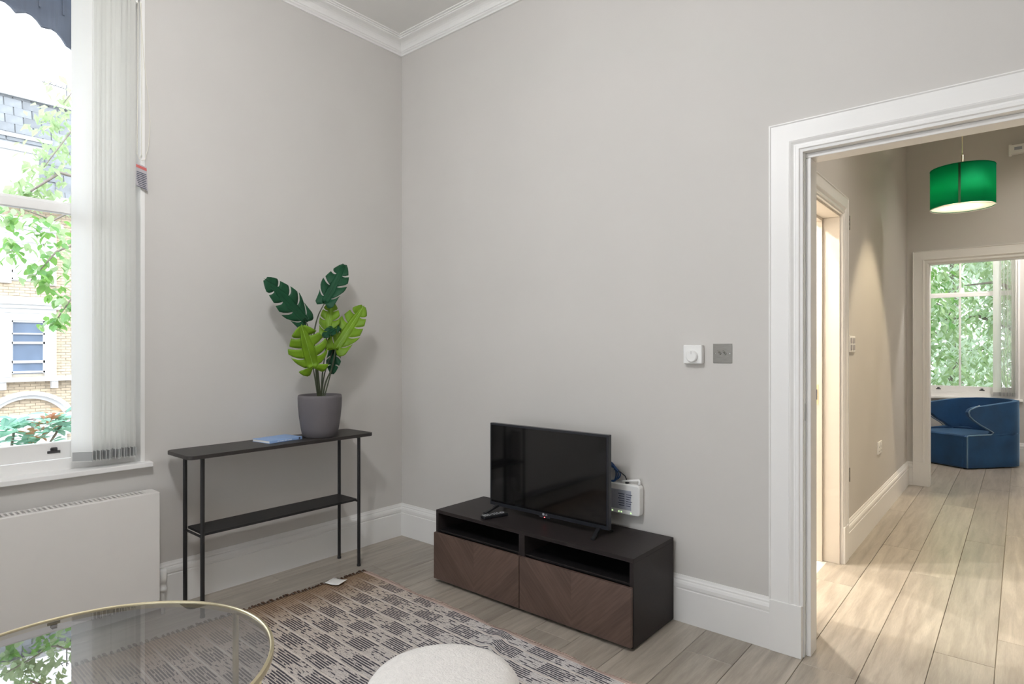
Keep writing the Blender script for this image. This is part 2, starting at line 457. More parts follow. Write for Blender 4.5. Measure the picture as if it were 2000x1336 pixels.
def rug_mat():
    m = bpy.data.materials.new('woven_jute_rug')
    m.use_nodes = True
    n, l = m.node_tree.nodes, m.node_tree.links
    p = n['Principled BSDF']
    p.inputs['Roughness'].default_value = 0.95
    p.inputs['Specular IOR Level'].default_value = 0.1
    t = n.new('ShaderNodeTexCoord'); s = n.new('ShaderNodeSeparateXYZ'); l.new(t.outputs['Object'], s.inputs[0])
    def math_(op, a, b=None, c=None):
        q = n.new('ShaderNodeMath'); q.operation = op
        for i, v in enumerate((a, b, c)):
            if v is None: continue
            if isinstance(v, (int, float)): q.inputs[i].default_value = v
            else: l.new(v, q.inputs[i])
        return q.outputs[0]
    def mixc(f, a, b):
        q = n.new('ShaderNodeMix'); q.data_type = 'RGBA'
        for i, v in ((0, f), (6, a), (7, b)):
            if isinstance(v, (int, float)): q.inputs[i].default_value = v
            elif isinstance(v, tuple): q.inputs[i].default_value = v
            else: l.new(v, q.inputs[i])
        return q.outputs[2]
    def noise(vec, sc, det=3):
        q = n.new('ShaderNodeTexNoise'); q.inputs['Scale'].default_value = sc; q.inputs['Detail'].default_value = det
        l.new(vec, q.inputs['Vector']); return q.outputs[0]
    wob = noise(t.outputs['Object'], 5)
    X0, Y0 = s.outputs['X'], s.outputs['Y']
    X = math_('MULTIPLY_ADD', math_('SUBTRACT', wob, 0.5), 0.03, X0)
    Y = math_('MULTIPLY_ADD', math_('SUBTRACT', wob, 0.5), 0.010, Y0)
    # checker cells
    cx = math_('FLOOR', math_('DIVIDE', X, 0.125)); cy = math_('FLOOR', math_('DIVIDE', Y, 0.092))
    par = math_('ABSOLUTE', math_('MODULO', math_('ADD', cx, cy), 2.0))          # 0 / 1
    # thin weft yarns running along X, one every 11.5 mm
    yy = math_('FRACT', math_('DIVIDE', Y, 0.0115))
    yarn = math_('LESS_THAN', math_('ABSOLUTE', math_('SUBTRACT', yy, 0.5)), 0.30)
    # broken dashes along X
    mp = n.new('ShaderNodeMapping'); mp.inputs['Scale'].default_value = (26, 87, 1); l.new(t.outputs['Object'], mp.inputs[0])
    br = n.new('ShaderNodeTexNoise'); br.inputs['Scale'].default_value = 1.0; br.inputs['Detail'].default_value = 2; l.new(mp.outputs[0], br.inputs['Vector'])
    thr = math_('MULTIPLY_ADD', par, -0.17, 0.55)      # dark cells: solid dashes, others: sparse ones
    dash = math_('GREATER_THAN', br.outputs[0], thr)
    dark = math_('MULTIPLY', yarn, dash)
    # pale warp line between the rows
    fy = math_('FRACT', math_('DIVIDE', Y, 0.092))
    line = math_('LESS_THAN', fy, 0.09)
    fine = noise(t.outputs['Object'], 260, 2)
    tan = n.new('ShaderNodeMapRange'); tan.inputs['From Min'].default_value = 0.15; tan.inputs['From Max'].default_value = 1.1
    tan.inputs['To Min'].default_value = 0.9; tan.inputs['To Max'].default_value = 0.15
    l.new(math_('ADD', X0, math_('MULTIPLY', Y0, -0.0)), tan.inputs[0])
    base = mixc(tan.outputs[0], mixc(fine, srgb(252, 250, 250), srgb(150, 148, 150)), mixc(fine, srgb(232, 216, 198), srgb(132, 114, 98)))
    hue = noise(t.outputs['Object'], 3)
    ink = mixc(hue, srgb(14, 19, 46), srgb(50, 48, 62))
    c1 = mixc(math_('MULTIPLY', dark, 0.9), base, ink)
    c2 = mixc(math_('MULTIPLY', line, 0.8), c1, srgb(224, 216, 208))
    # natural jute band beside the fringe (x under 0.2)
    jb = n.new('ShaderNodeMapRange'); jb.inputs['From Min'].default_value = 0.04; jb.inputs['From Max'].default_value = 0.30
    jb.inputs['To Min'].default_value = 0.95; jb.inputs['To Max'].default_value = 0.0
    l.new(X, jb.inputs[0])
    jut = mixc(math_('MULTIPLY', yarn, 0.6), srgb(158, 132, 106), srgb(84, 66, 54))
    c3 = mixc(jb.outputs[0], c2, jut)
    # pink selvedge
    sv = math_('GREATER_THAN', Y0, -0.022)
    c4 = mixc(math_('MULTIPLY', sv, 0.85), c3, srgb(205, 182, 172))
    l.new(c4, p.inputs['Base Color'])
    bp = n.new('ShaderNodeBump'); bp.inputs['Strength'].default_value = 0.7; bp.inputs['Distance'].default_value = 0.003
    hh = math_('ADD', math_('MULTIPLY', math_('ABSOLUTE', math_('SUBTRACT', yy, 0.5)), -1.0), math_('MULTIPLY', fine, 0.7))
    l.new(hh, bp.inputs['Height']); l.new(bp.outputs[0], p.inputs['Normal'])
    return m
M['rug'] = rug_mat()

# ================================================================== ROOM SHELL
CZ = 3.312
# ---- floor: sub-floor slab with oak planks as parts
fl = struct('floor', MB().box((-0.3, -5.3, -0.16), (4.9, 6.4, -0.014)), M['mortar'])
def plank_mesh(w, L):
    bm = bmesh.new()
    c = 0.0016
    x0, x1, y0, y1 = 0.0009, w - 0.0009, 0.0009, L - 0.0009
    lo = [(x0, y0, -0.014), (x1, y0, -0.014), (x1, y1, -0.014), (x0, y1, -0.014)]
    mi = [(x0, y0, -c), (x1, y0, -c), (x1, y1, -c), (x0, y1, -c)]
    hi = [(x0 + c, y0 + c, 0), (x1 - c, y0 + c, 0), (x1 - c, y1 - c, 0), (x0 + c, y1 - c, 0)]
    R = [[bm.verts.new(p) for p in r] for r in (lo, mi, hi)]
    for a, b in zip(R, R[1:]):
        for k in range(4): bm.faces.new((a[k], a[(k + 1) % 4], b[(k + 1) % 4], b[k]))
    bm.faces.new(R[2])
    me = bpy.data.meshes.new('plank'); bm.to_mesh(me); bm.free(); me.materials.append(M['floor'])
    return me
PM = {}
def plank(x, w, y, L):
    k = (round(w, 3), round(L, 3))
    if k not in PM: PM[k] = plank_mesh(*k)
    o = bpy.data.objects.new('plank', PM[k]); COL.objects.link(o)
    o.location = (x, y, 0); o.parent = fl
rp = random.Random(3)
xs = [(0.0, 0.13)] + [(0.13 + 0.2 * k, 0.2) for k in range(23)] + [(4.73, 0.07)]
for i, (x, w) in enumerate(xs):
    if x < 2.3: spans = [(-5.2, 0.0), (4.08, 6.05)] if x > 0.9 else [(-5.2, 0.0)]
    elif x < 3.9: spans = [(-5.2, 6.05)]
    else: spans = [(-5.2, 0.0)]
    for (a, b) in spans:
        off = [0.45, 1.35, 0.9, 1.8, 0.2, 1.15][i % 6]
        y = a
        nxt = a + off
        while y < b - 1e-4:
            e = min(nxt, b)
            if b - e < 0.25: e = b
            plank(x, w, y, e - y)
            y = e; nxt = e + 1.9

# ---- walls with openings
def wall_box(mb, ax, t0, t1, u0, u1, z0, z1, opens):
    """wall whose thickness runs along axis ax from t0 to t1, with openings (ua, ub, za, zb)"""
    def B(ua, ub, za, zb):
        if ub - ua < 1e-4 or zb - za < 1e-4: return
        if ax == 'x': mb.box((t0, ua, za), (t1, ub, zb))
        else: mb.box((ua, t0, za), (ub, t1, zb))
    u = u0
    for (ua, ub, za, zb) in sorted(opens):
        B(u, ua, z0, z1); B(ua, ub, z0, za); B(ua, ub, zb, z1); u = ub
    B(u, u1, z0, z1)
    return mb
W1 = (-2.655, -1.571, 0.70, 2.98)
W3 = (-4.70, -3.62, 0.70, 2.98)
struct('wall_left', wall_box(MB(), 'x', -0.30, 0.0, -5.2, 0.1, -0.014, CZ, [W1, W3]), M['wall'])
struct('wall_back', wall_box(MB(), 'y', 0.0, 0.10, 0.0, 4.8, -0.014, CZ, [(2.515, 3.475, -0.014, 2.075)]), M['wall'])
struct('wall_right', MB().box((4.8, -5.3, -0.014), (4.95, 0.1, CZ)), M['wall'])
WF1 = (0.9, 2.1, 0.35, 2.95); WF2 = (2.6, 3.8, 0.35, 2.95)
struct('wall_front', wall_box(MB(), 'y', -5.50, -5.2, -0.3, 4.8, -0.014, CZ, [WF1, WF2]), M['wall'])
struct('ceiling', MB().box((-0.3, -5.35, CZ), (4.95, 6.4, CZ + 0.2)), M['ceil'])
struct('wall_hall_left', wall_box(MB(), 'x', 2.25, 2.40, 0.1, 3.98, -0.014, CZ, [(0.40, 1.29, -0.014, 2.045)]), M['hallwall'])
struct('wall_hall_right', MB().box((3.93, 0.1, -0.014), (4.05, 3.98, CZ)), M['hallwall'])
struct('wall_hall_end', wall_box(MB(), 'y', 3.98, 4.08, 1.0, 4.0, -0.014, CZ, [(2.56, 3.46, -0.014, 2.025)]), M['hallwall'])
W2 = (2.12, 3.20, 0.67, 2.95)
struct('wall_bedroom_back', wall_box(MB(), 'y', 6.05, 6.37, 0.9, 4.0, -0.014, CZ, [W2]), M['hallwall'])
struct('wall_bedroom_left', MB().box((0.85, 4.08, -0.014), (1.0, 6.37, CZ)), M['hallwall'])
struct('wall_bedroom_right', MB().box((3.93, 4.08, -0.014), (4.05, 6.05, CZ)), M['hallwall'])
# small side room lit by its own downlights
struct('wall_bathroom_back', MB().box((0.8, 2.2, -0.014), (2.25, 2.3, 2.75)), M['cream'])
struct('wall_bathroom_left', MB().box((0.7, 0.1, -0.014), (0.8, 2.3, 2.75)), M['cream'])
struct('ceiling_bathroom', MB().box((0.7, 0.1, 2.70), (2.25, 2.3, 2.78)), M['cream'])
struct('floor_bathroom', MB().box((0.7, 0.1, -0.05), (2.35, 2.3, -0.001)), M['cream'])

# ---- skirting
BB = [(0, 0), (0.020, 0), (0.020, 0.150), (0.0155, 0.153), (0.0155, 0.158), (0.020, 0.161), (0.020, 0.176), (0.016, 0.186), (0.011, 0.190), (0.011, 0.196), (0.007, 0.202), (0.004, 0.212), (0, 0.212)]
def skirt(name, a, b, nrm, ma=0, mb_=0, m=None):
    mb = MB(); seg_prof(mb, BB, a, b, nrm, ma, mb_)
    return struct(name, mb, m or M['trim'])
skirt('baseboard_left', (0, 0), (0, -5.2), (1, 0), 1, 1)
skirt('baseboard_back', (2.402, 0), (0, 0), (0, -1), 0, 1)
skirt('baseboard_hall_left', (2.40, 1.395), (2.40, 3.98), (1, 0), 0, 1)
skirt('baseboard_hall_end', (2.40, 3.98), (2.448, 3.98), (0, -1), 1, 0)
skirt('baseboard_bedroom_back', (1.0, 6.05), (3.93, 6.05), (0, -1), 0, 0)
skirt('baseboard_front', (0, -5.2), (4.8, -5.2), (0, 1), 1, 1)
skirt('baseboard_right', (4.8, -5.2), (4.8, 0), (-1, 0), 1, 1)

# ---- cornice, one moulding running round the living room
CP = [(0, CZ - 0.085), (0.012, CZ - 0.085), (0.012, CZ - 0.075), (0.020, CZ - 0.070), (0.020, CZ - 0.063)]
for k in range(7):
    a = k / 6 * PI / 2
    CP.append((0.026 + 0.050 * (1 - math.cos(a)), CZ - 0.060 + 0.040 * math.sin(a)))
CP += [(0.084, CZ - 0.018), (0.084, CZ - 0.012), (0.094, CZ - 0.012), (0.094, CZ - 0.006), (0.108, CZ - 0.006), (0.108, CZ), (0, CZ)]
mb = MB()
rc = [(0, 0, 1, -1), (4.8, 0, -1, -1), (4.8, -5.2, -1, 1), (0, -5.2, 1, 1)]
rr = [[(x + sx * d, y + sy * d, z) for d, z in CP] for x, y, sx, sy in rc]
mb.rings(rr + [rr[0]], cap=False)
struct('trim_1', mb, M['trim'])['label'] = 'white moulded cornice around the living room ceiling'

# ---- door casings
AP = [(0.0, 0.0), (0.0, 0.014), (0.010, 0.016), (0.014, 0.021), (0.026, 0.021), (0.028, 0.017), (0.034, 0.017), (0.044, 0.024), (0.050, 0.026), (0.052, 0.022), (0.100, 0.020), (0.122, 0.020), (0.126, 0.024), (0.130, 0.024), (0.130, 0.0)]
def casing(mb, mp, u0, u1, zt, z0, w=0.13, rside=True):
    """mitred architrave around an opening: mp(u, depth, z) -> world point; profile (outward, projection)"""
    k = w / 0.13
    Lr = [[mp(u0 - q * k, p, z0) for q, p in AP], [mp(u0 - q * k, p, zt + q * k) for q, p in AP],
          [mp(u1 + q * k, p, zt + q * k) for q, p in AP], [mp(u1 + q * k, p, z0) for q, p in AP]]
    mb.rings(Lr)
    return mb
# living room doorway
d1 = struct('door_1', casing(MB(), lambda u, d, z: (u, -d, z), 2.530, 3.460, 2.060, 0.212), M['trim'])
for s, (a, b) in enumerate(((2.402, 2.527), (3.463, 3.588))):
    struct('plinth_block', MB().box((a, -0.026, 0), (b, 0.0, 0.213)), M['trim'], d1, bevel=0.002)
lin = MB()
lin.box((2.515, 0.0, 0), (2.532, 0.10, 2.060)); lin.box((3.458, 0.0, 0), (3.475, 0.10, 2.060)); lin.box((2.515, 0.0, 2.060), (3.475, 0.10, 2.075))
struct('door_lining', lin, M['trim'], d1)
st = MB()
st.box((2.532, 0.022, 0), (2.552, 0.112, 2.040)); st.box((3.438, 0.022, 0), (3.458, 0.112, 2.040)); st.box((2.532, 0.022, 2.040), (3.458, 0.112, 2.060))
struct('door_stop', st, M['trim'], d1, bevel=0.003)
struct('strike_plate', MB().box((2.5321, 0.004, 0.965), (2.5335, 0.018, 1.035)), M['chrome'], d1)
struct('door_casing', casing(MB(), lambda u, d, z: (u, 0.10 + d, z), 2.530, 3.460, 2.060, 0.0, 0.09), M['trim'], d1)
# bathroom doorway in the hall
d2 = struct('door_2', casing(MB(), lambda u, d, z: (2.40 + d, u, z), 0.405, 1.285, 2.040, 0.0, 0.11), M['trim'])
lin = MB()
for x0, x1, t in ((2.31, 2.40, 0.018), (2.25, 2.31, 0.034)):
    lin.box((x0, 1.29 - t, 0), (x1, 1.29, 2.045 - t)); lin.box((x0, 0.40, 0), (x1, 0.40 + t, 2.045 - t)); lin.box((x0, 0.40, 2.045 - t), (x1, 1.29, 2.045))
struct('door_lining', lin, M['cream'], d2, bevel=0.002)
struct('strike_plate', MB().box((2.262, 1.2545, 0.925), (2.290, 1.256, 1.045)), M['brass'], d2)
struct('latch_hole', MB().box((2.268, 1.2535, 0.955), (2.284, 1.2548, 1.015)), M['ink'], d2)
struct('plinth_block', MB().box((2.40, 1.288, 0), (2.425, 1.394, 0.214)), M['trim'], d2, bevel=0.002)
# bedroom doorway at the hall's end
d3 = struct('door_3', casing(MB(), lambda u, d, z: (u, 3.98 - d, z), 2.572, 3.448, 2.014, 0.214, 0.124), M['trim'])
struct('plinth_block', MB().box((2.448, 3.955, 0), (2.570, 3.98, 0.215)), M['trim'], d3, bevel=0.002)
lin = MB()
lin.box((2.555, 3.98, 0), (2.574, 4.08, 2.014)); lin.box((3.446, 3.98, 0), (3.465, 4.08, 2.014)); lin.box((2.555, 3.98, 2.014), (3.465, 4.08, 2.028))
struct('door_lining', lin, M['trim'], d3)

# ---- sash windows. mp(u, d, z): u along the wall, d outward from the room face
def sash_window(name, mp, u0, u1, z0, z1, zm, sgn):
    def bx(mb, a, b):
        p, q = mp(*a), mp(*b)
        return mb.box(p, q)
    f = MB()
    t = 0.018
    bx(f, (u0, 0, z0), (u0 + t, 0.30, z1)); bx(f, (u1 - t, 0, z0), (u1, 0.30, z1)); bx(f, (u0 + t, 0, z1 - t), (u1 - t, 0.30, z1))
    bx(f, (u0 + t, 0.0, z0), (u1 - t, 0.34, z0 + 0.018))
    # staff beads and box frame
    for a, b in ((u0 + t, u0 + 0.045), (u1 - 0.045, u1 - t)): bx(f, (a, 0.065, z0 + 0.066), (b, 0.08, z1 - t))
    bx(f, (u0 + t, 0.066, z0 + 0.018), (u1 - t, 0.083, z0 + 0.066))
    bx(f, (u0 + t, 0.083, z0 + 0.018), (u1 - t, 0.20, z0 + 0.052))
    o = struct(name, f, M['white'])
    s = MB(); bx(s, (u0 - 0.022, -0.042, z0 - 0.004), (u1 + 0.024, 0.02, z0 + 0.020))
    struct('window_sill', s, M['white'], o, bevel=0.004)
    a, b = u0 + 0.03, u1 - 0.03
    um = (u0 + u1) / 2
    lo = MB()
    zb = z0 + 0.066
    bx(lo, (a, 0.085, zb), (b, 0.125, zb + 0.075)); bx(lo, (a, 0.085, zm - 0.028), (b, 0.125, zm + 0.012))
    bx(lo, (a, 0.085, zb + 0.075), (a + 0.045, 0.125, zm - 0.028)); bx(lo, (b - 0.045, 0.085, zb + 0.075), (b, 0.125, zm - 0.028))
    bx(lo, (um - 0.010, 0.09, zb), (um + 0.010, 0.12, zm))
    ls = struct('lower_sash', lo, M['white'], o, bevel=0.003)
    g = MB(); bx(g, (a + 0.03, 0.104, zb + 0.06), (b - 0.03, 0.107, zm)); struct('pane', g, M['glass'], ls)
    up = MB()
    bx(up, (a, 0.130, zm - 0.018), (b, 0.170, zm + 0.030)); bx(up, (a, 0.130, z1 - 0.07), (b, 0.170, z1 - t))
    bx(up, (a, 0.130, zm + 0.030), (a + 0.045, 0.170, z1 - 0.07)); bx(up, (b - 0.045, 0.130, zm + 0.030), (b, 0.170, z1 - 0.07))
    bx(up, (um - 0.010, 0.135, zm), (um + 0.010, 0.165, z1 - t))
    us = struct('upper_sash', up, M['white'], o, bevel=0.003)
    g = MB(); bx(g, (a + 0.03, 0.149, zm + 0.01), (b - 0.03, 0.152, z1 - 0.06)); struct('pane', g, M['glass'], us)
    for du in (-0.205, 0.205):
        k = MB()
        c = um + du
        bx(k, (c - 0.024, 0.081, zb + 0.028), (c + 0.024, 0.085, zb + 0.040))
        bx(k, (c - 0.013, 0.078, zb + 0.040), (c + 0.013, 0.085, zb + 0.052))
        bx(k, (c - 0.010, 0.066, zb + 0.050), (c + 0.010, 0.085, zb + 0.055))
        struct('sash_lift', k, M['darkmetal'], ls, bevel=0.002)
    return o
sash_window('window_1', lambda u, d, z: (-d, u, z), W1[0], W1[1], 0.70, 2.98, 1.897, -1)
sash_window('added_window_3', lambda u, d, z: (-d, u, z), W3[0], W3[1], 0.70, 2.98, 1.897, -1)  # unseen window, added to let more daylight into the room
sash_window('window_2', lambda u, d, z: (u, 6.05 + d, z), W2[0], W2[1], 0.67, 2.95, 1.880, 1)

sash_window('added_window_4', lambda u, d, z: (u, -5.2 - d, z), WF1[0], WF1[1], 0.35, 2.95, 1.70, 1)  # added behind the camera, with the next one, for even daylight
sash_window('added_window_5', lambda u, d, z: (u, -5.2 - d, z), WF2[0], WF2[1], 0.35, 2.95, 1.70, 1)  # second added window, also there only for daylight

# ================================================================== VERTICAL BLINDS
def slat_mesh(z0, z1, w=0.088):
    bm = bmesh.new()
    n = 6
    R = []
    for z in (z0, z1):
        R.append([bm.verts.new((w * (k / n - 0.5), 0.004 * math.cos((k / n - 0.5) * PI), z)) for k in range(n + 1)])
    for k in range(n): bm.faces.new((R[0][k], R[0][k + 1], R[1][k + 1], R[1][k]))
    me = bpy.data.meshes.new('slat'); bm.to_mesh(me); bm.free(); me.materials.append(M['blind'])
    for p in me.polygons: p.use_smooth = True
    return me
def weight_mesh():
    mb = MB(); mb.box((-0.040, -0.0018, 0.0), (0.040, 0.0018, 0.040))
    me = bpy.data.meshes.new('weight'); mb.bm.to_mesh(me); mb.bm.free(); me.materials.append(M['weight'])
    return me
WM = weight_mesh()
def blind(label, base, slats, z0, z1, rail, sm=None):
    t = thing('vertical_blind', label, 'blind', base)
    sm = sm or slat_mesh(z0, z1)
    for (x, y, ang, dz) in slats:
        o = bpy.data.objects.new('slat', sm); COL.objects.link(o); o.parent = t
        o.location = V((x, y, dz)) - V(base); o.rotation_euler = (0, 0, ang)
        w = bpy.data.objects.new('weight', WM); COL.objects.link(w); w.parent = o
        w.location = (0, 0.002, z0 + 0.004)
    r = MB().box(*rail)
    obj('head_rail', r, M['plastic'], t, bevel=0.003)
    return t
sl = [(-0.002, -1.822, math.radians(52), 0.0)]
for k in range(15):
    sl.append((-0.012 + 0.002 * (k % 3), -1.792 + 0.0122 * k, math.radians(4 + (k * 37 % 11) * 1.0 - 5), 0.001 * (k % 4)))
vb = blind('white vertical blind bunched at the right side of the near window', (0, -1.70, 2.90), sl, 0.752, 2.90, ((-0.045, -2.63, 2.90), (0.0, -1.60, 2.955)))
ch = MB()
ch.tube([(0.012, -1.604, 2.90), (0.016, -1.606, 2.5), (0.018, -1.610, 2.18), (0.02, -1.600, 2.155), (0.022, -1.592, 2.18), (0.014, -1.588, 2.6), (0.010, -1.590, 2.90)], 0.0018, 6)
obj('bead_chain', ch, M['cord'], vb)
ch = MB()
pts = [(0.02, -1.598, 2.90), (0.02, -1.580, 2.62), (0.022, -1.572, 2.528), (0.024, -1.562, 2.435), (0.024, -1.556, 2.339), (0.022, -1.562, 2.227), (0.02, -1.577, 2.158), (0.02, -1.592, 2.15)]
obj('pull_cord', ch.tube(pts, 0.0015, 6), M['cord'], vb)
tg = MB()
o_t = V((0.022, -1.606, 2.03))
tg.face([(0.010, -1.612, 2.138), (0.024, -1.571, 2.122), (0.026, -1.566, 2.008), (0.012, -1.614, 2.034)])
wt = obj('warning_tag', tg, M['taggrey'], vb, solid=0.001, label='grey paper warning tag with a red band')
tr = MB(); tr.face([(0.0122, -1.6120, 2.131), (0.0262, -1.572, 2.116), (0.0262, -1.5715, 2.102), (0.0122, -1.6122, 2.118)])
obj('red_band', tr, M['tagred'], wt, solid=0.0008)
tr = MB()
for k in range(9):
    z = 2.095 - 0.0085 * k
    tr.face([(0.0128, -1.610, z + 0.0015 + 0.002), (0.0262, -1.5735 + 0.001 * (k % 3), z - 0.010 + 0.002), (0.0262, -1.5735 + 0.001 * (k % 3), z - 0.012), (0.0128, -1.610, z)])
obj('print_lines', tr, M['ink'], wt, solid=0.0004)

sl = [(3.00, 6.05, math.radians(40), 0.0)]
for k in range(12):
    sl.append((3.035 + 0.0115 * k, 6.06, math.radians(90 + (k * 31 % 7) - 3), 0))
blind('pale vertical blind gathered at the right of the bedroom window', (3.09, 6.05, 2.88), [(x, y, a, 0) for x, y, a, _ in sl], 0.715, 2.88, ((2.15, 6.03, 2.88), (3.17, 6.07, 2.93)))

# ================================================================== RADIATOR
ry0, ry1, rz0, rz1, rx0, rx1 = -2.72, -1.552, 0.085, 0.590, 0.035, 0.135
rad = thing('radiator', 'flat white panel radiator below the near window', 'radiator', (0.08, -2.1, 0.085))
obj('front_panel', MB().box((rx1 - 0.006, ry0, rz0), (rx1, ry1, rz1)), M['rad'], rad, bevel=0.003)
obj('back_panel', MB().box((rx0, ry0 + 0.03, rz0 + 0.01), (rx0 + 0.008, ry1 - 0.005, rz1 - 0.015)), M['rad'], rad)
obj('side_cover', MB().box((rx0, ry1 - 0.005, rz0 + 0.015), (rx1 - 0.006, ry1 - 0.001, rz1)), M['rad'], rad, bevel=0.001)
g = MB()
g.box((rx0, ry0, rz1 - 0.004), (rx0 + 0.010, ry1 - 0.004, rz1)); g.box((rx1 - 0.024, ry0, rz1 - 0.004), (rx1 - 0.006, ry1 - 0.004, rz1))
g.box((rx0 + 0.010, ry1 - 0.05, rz1 - 0.004), (rx1 - 0.024, ry1 - 0.004, rz1))
y = ry0 + 0.01
while y < ry1 - 0.05:
    g.box((rx0 + 0.010, y, rz1 - 0.003), (rx1 - 0.024, y + 0.008, rz1)); y += 0.018
gr = obj('top_grille', g, M['rad'], rad); gr['kind'] = 'stuff'
obj('convector', MB().box((rx0 + 0.012, ry0 + 0.04, rz0 + 0.04), (rx1 - 0.012, ry1 - 0.012, rz1 - 0.06)), M['taggrey'], rad)
for y in (-2.45, -1.75):
    obj('bracket', MB().box((0.0015, y - 0.02, 0.42), (rx0 + 0.001, y + 0.02, 0.52)), M['rad'], rad)
v = MB()
v.lathe([(0.0, 0.105), (0.017, 0.105), (0.018, 0.12), (0.014, 0.125), (0.014, 0.145), (0.018, 0.148), (0.019, 0.20), (0.013, 0.212), (0, 0.212)], (0.085, -1.522, 0.0), 20)
obj('radiator_valve', v, M['plastic'], rad, smooth=True)
obj('pipe', MB().tube([(0.085, -1.57, 0.115), (0.085, -1.535, 0.115), (0.085, -1.524, 0.10), (0.085, -1.522, 0.0)], 0.0085, 12), M['plastic'], rad, smooth=True)

# ================================================================== CONSOLE TABLE
def rounded(x0, x1, y0, y1, r, n=6):
    P = []
    for cx, cy, a0 in ((x1 - r, y1 - r, 0), (x0 + r, y1 - r, 90), (x0 + r, y0 + r, 180), (x1 - r, y0 + r, 270)):
        for k in range(n + 1):
            a = math.radians(a0 + 90 * k / n); P.append((cx + r * math.cos(a), cy + r * math.sin(a)))
    return P
con = thing('console_table', 'slim black metal console table with a lower shelf against the wall', 'console table', (0.18, -0.98, 0))
obj('tabletop', MB().prism(rounded(0.048, 0.322, -1.498, -0.470, 0.035), 0.750, 0.768), M['black_wood'], con, bevel=0.002)
obj('shelf', MB().prism(rounded(0.085, 0.270, -1.41, -0.555, 0.004, 2), 0.378, 0.390), M['black_metal'], con, bevel=0.001)
for x in (0.08, 0.275):
    for y in (-1.42, -0.546):
        l_ = MB().tube([(x, y, 0.012), (x, y, 0.7505)], 0.0095, 14)
        lo_ = obj('leg', l_, M['black_metal'], con, smooth=False)
        obj('foot', MB().lathe([(0, 0), (0.0115, 0), (0.0115, 0.010), (0.0095, 0.014), (0, 0.014)], (x, y, 0), 14), M['blackplastic'], lo_)
for y in (-1.42, -0.546):
    obj('cross_bar', MB().box((0.08, y - 0.004, 0.738), (0.275, y + 0.004, 0.7505)), M['black_metal'], con)
    obj('cross_bar', MB().box((0.08, y - 0.004, 0.370), (0.275, y + 0.004, 0.378)), M['black_metal'], con)

# ---- book
bk = thing('notebook', 'thin pale blue book lying flat on the black console', 'book', (0.165, -0.985, 0.768), math.radians(7), world=False)
obj('cover', MB().box((-0.074, -0.100, 0.0), (0.072, 0.100, 0.0018)), M['bookblue'], bk, bevel=0.0006)
obj('pages', MB().box((-0.072, -0.098, 0.0018), (0.0705, 0.098, 0.0125)), M['paper'], bk)
obj('cover', MB().box((-0.074, -0.100, 0.0125), (0.072, 0.100, 0.0145)), M['bookblue'], bk, bevel=0.0006)
sp = obj('spine', MB().box((0.0705, -0.100, 0.0), (0.074, 0.100, 0.0145)), M['bookblue'], bk, bevel=0.0015)
tx = MB()
for k, (a, b) in enumerate(((-0.055, -0.043), (-0.040, -0.034), (-0.031, -0.016), (-0.012, 0.004), (0.008, 0.013), (0.017, 0.034))):
    tx.box((0.0738, a, 0.005), (0.0743, b, 0.0095))
obj('spine_print', tx, M['bluepale'], sp)
obj('spine_mark', MB().lathe([(0, 0.0738), (0.0058, 0.0738), (0.0058, 0.0746), (0, 0.0746)], (0, 0.082, 0.0074), 16, 'X'), M['ink'], sp)

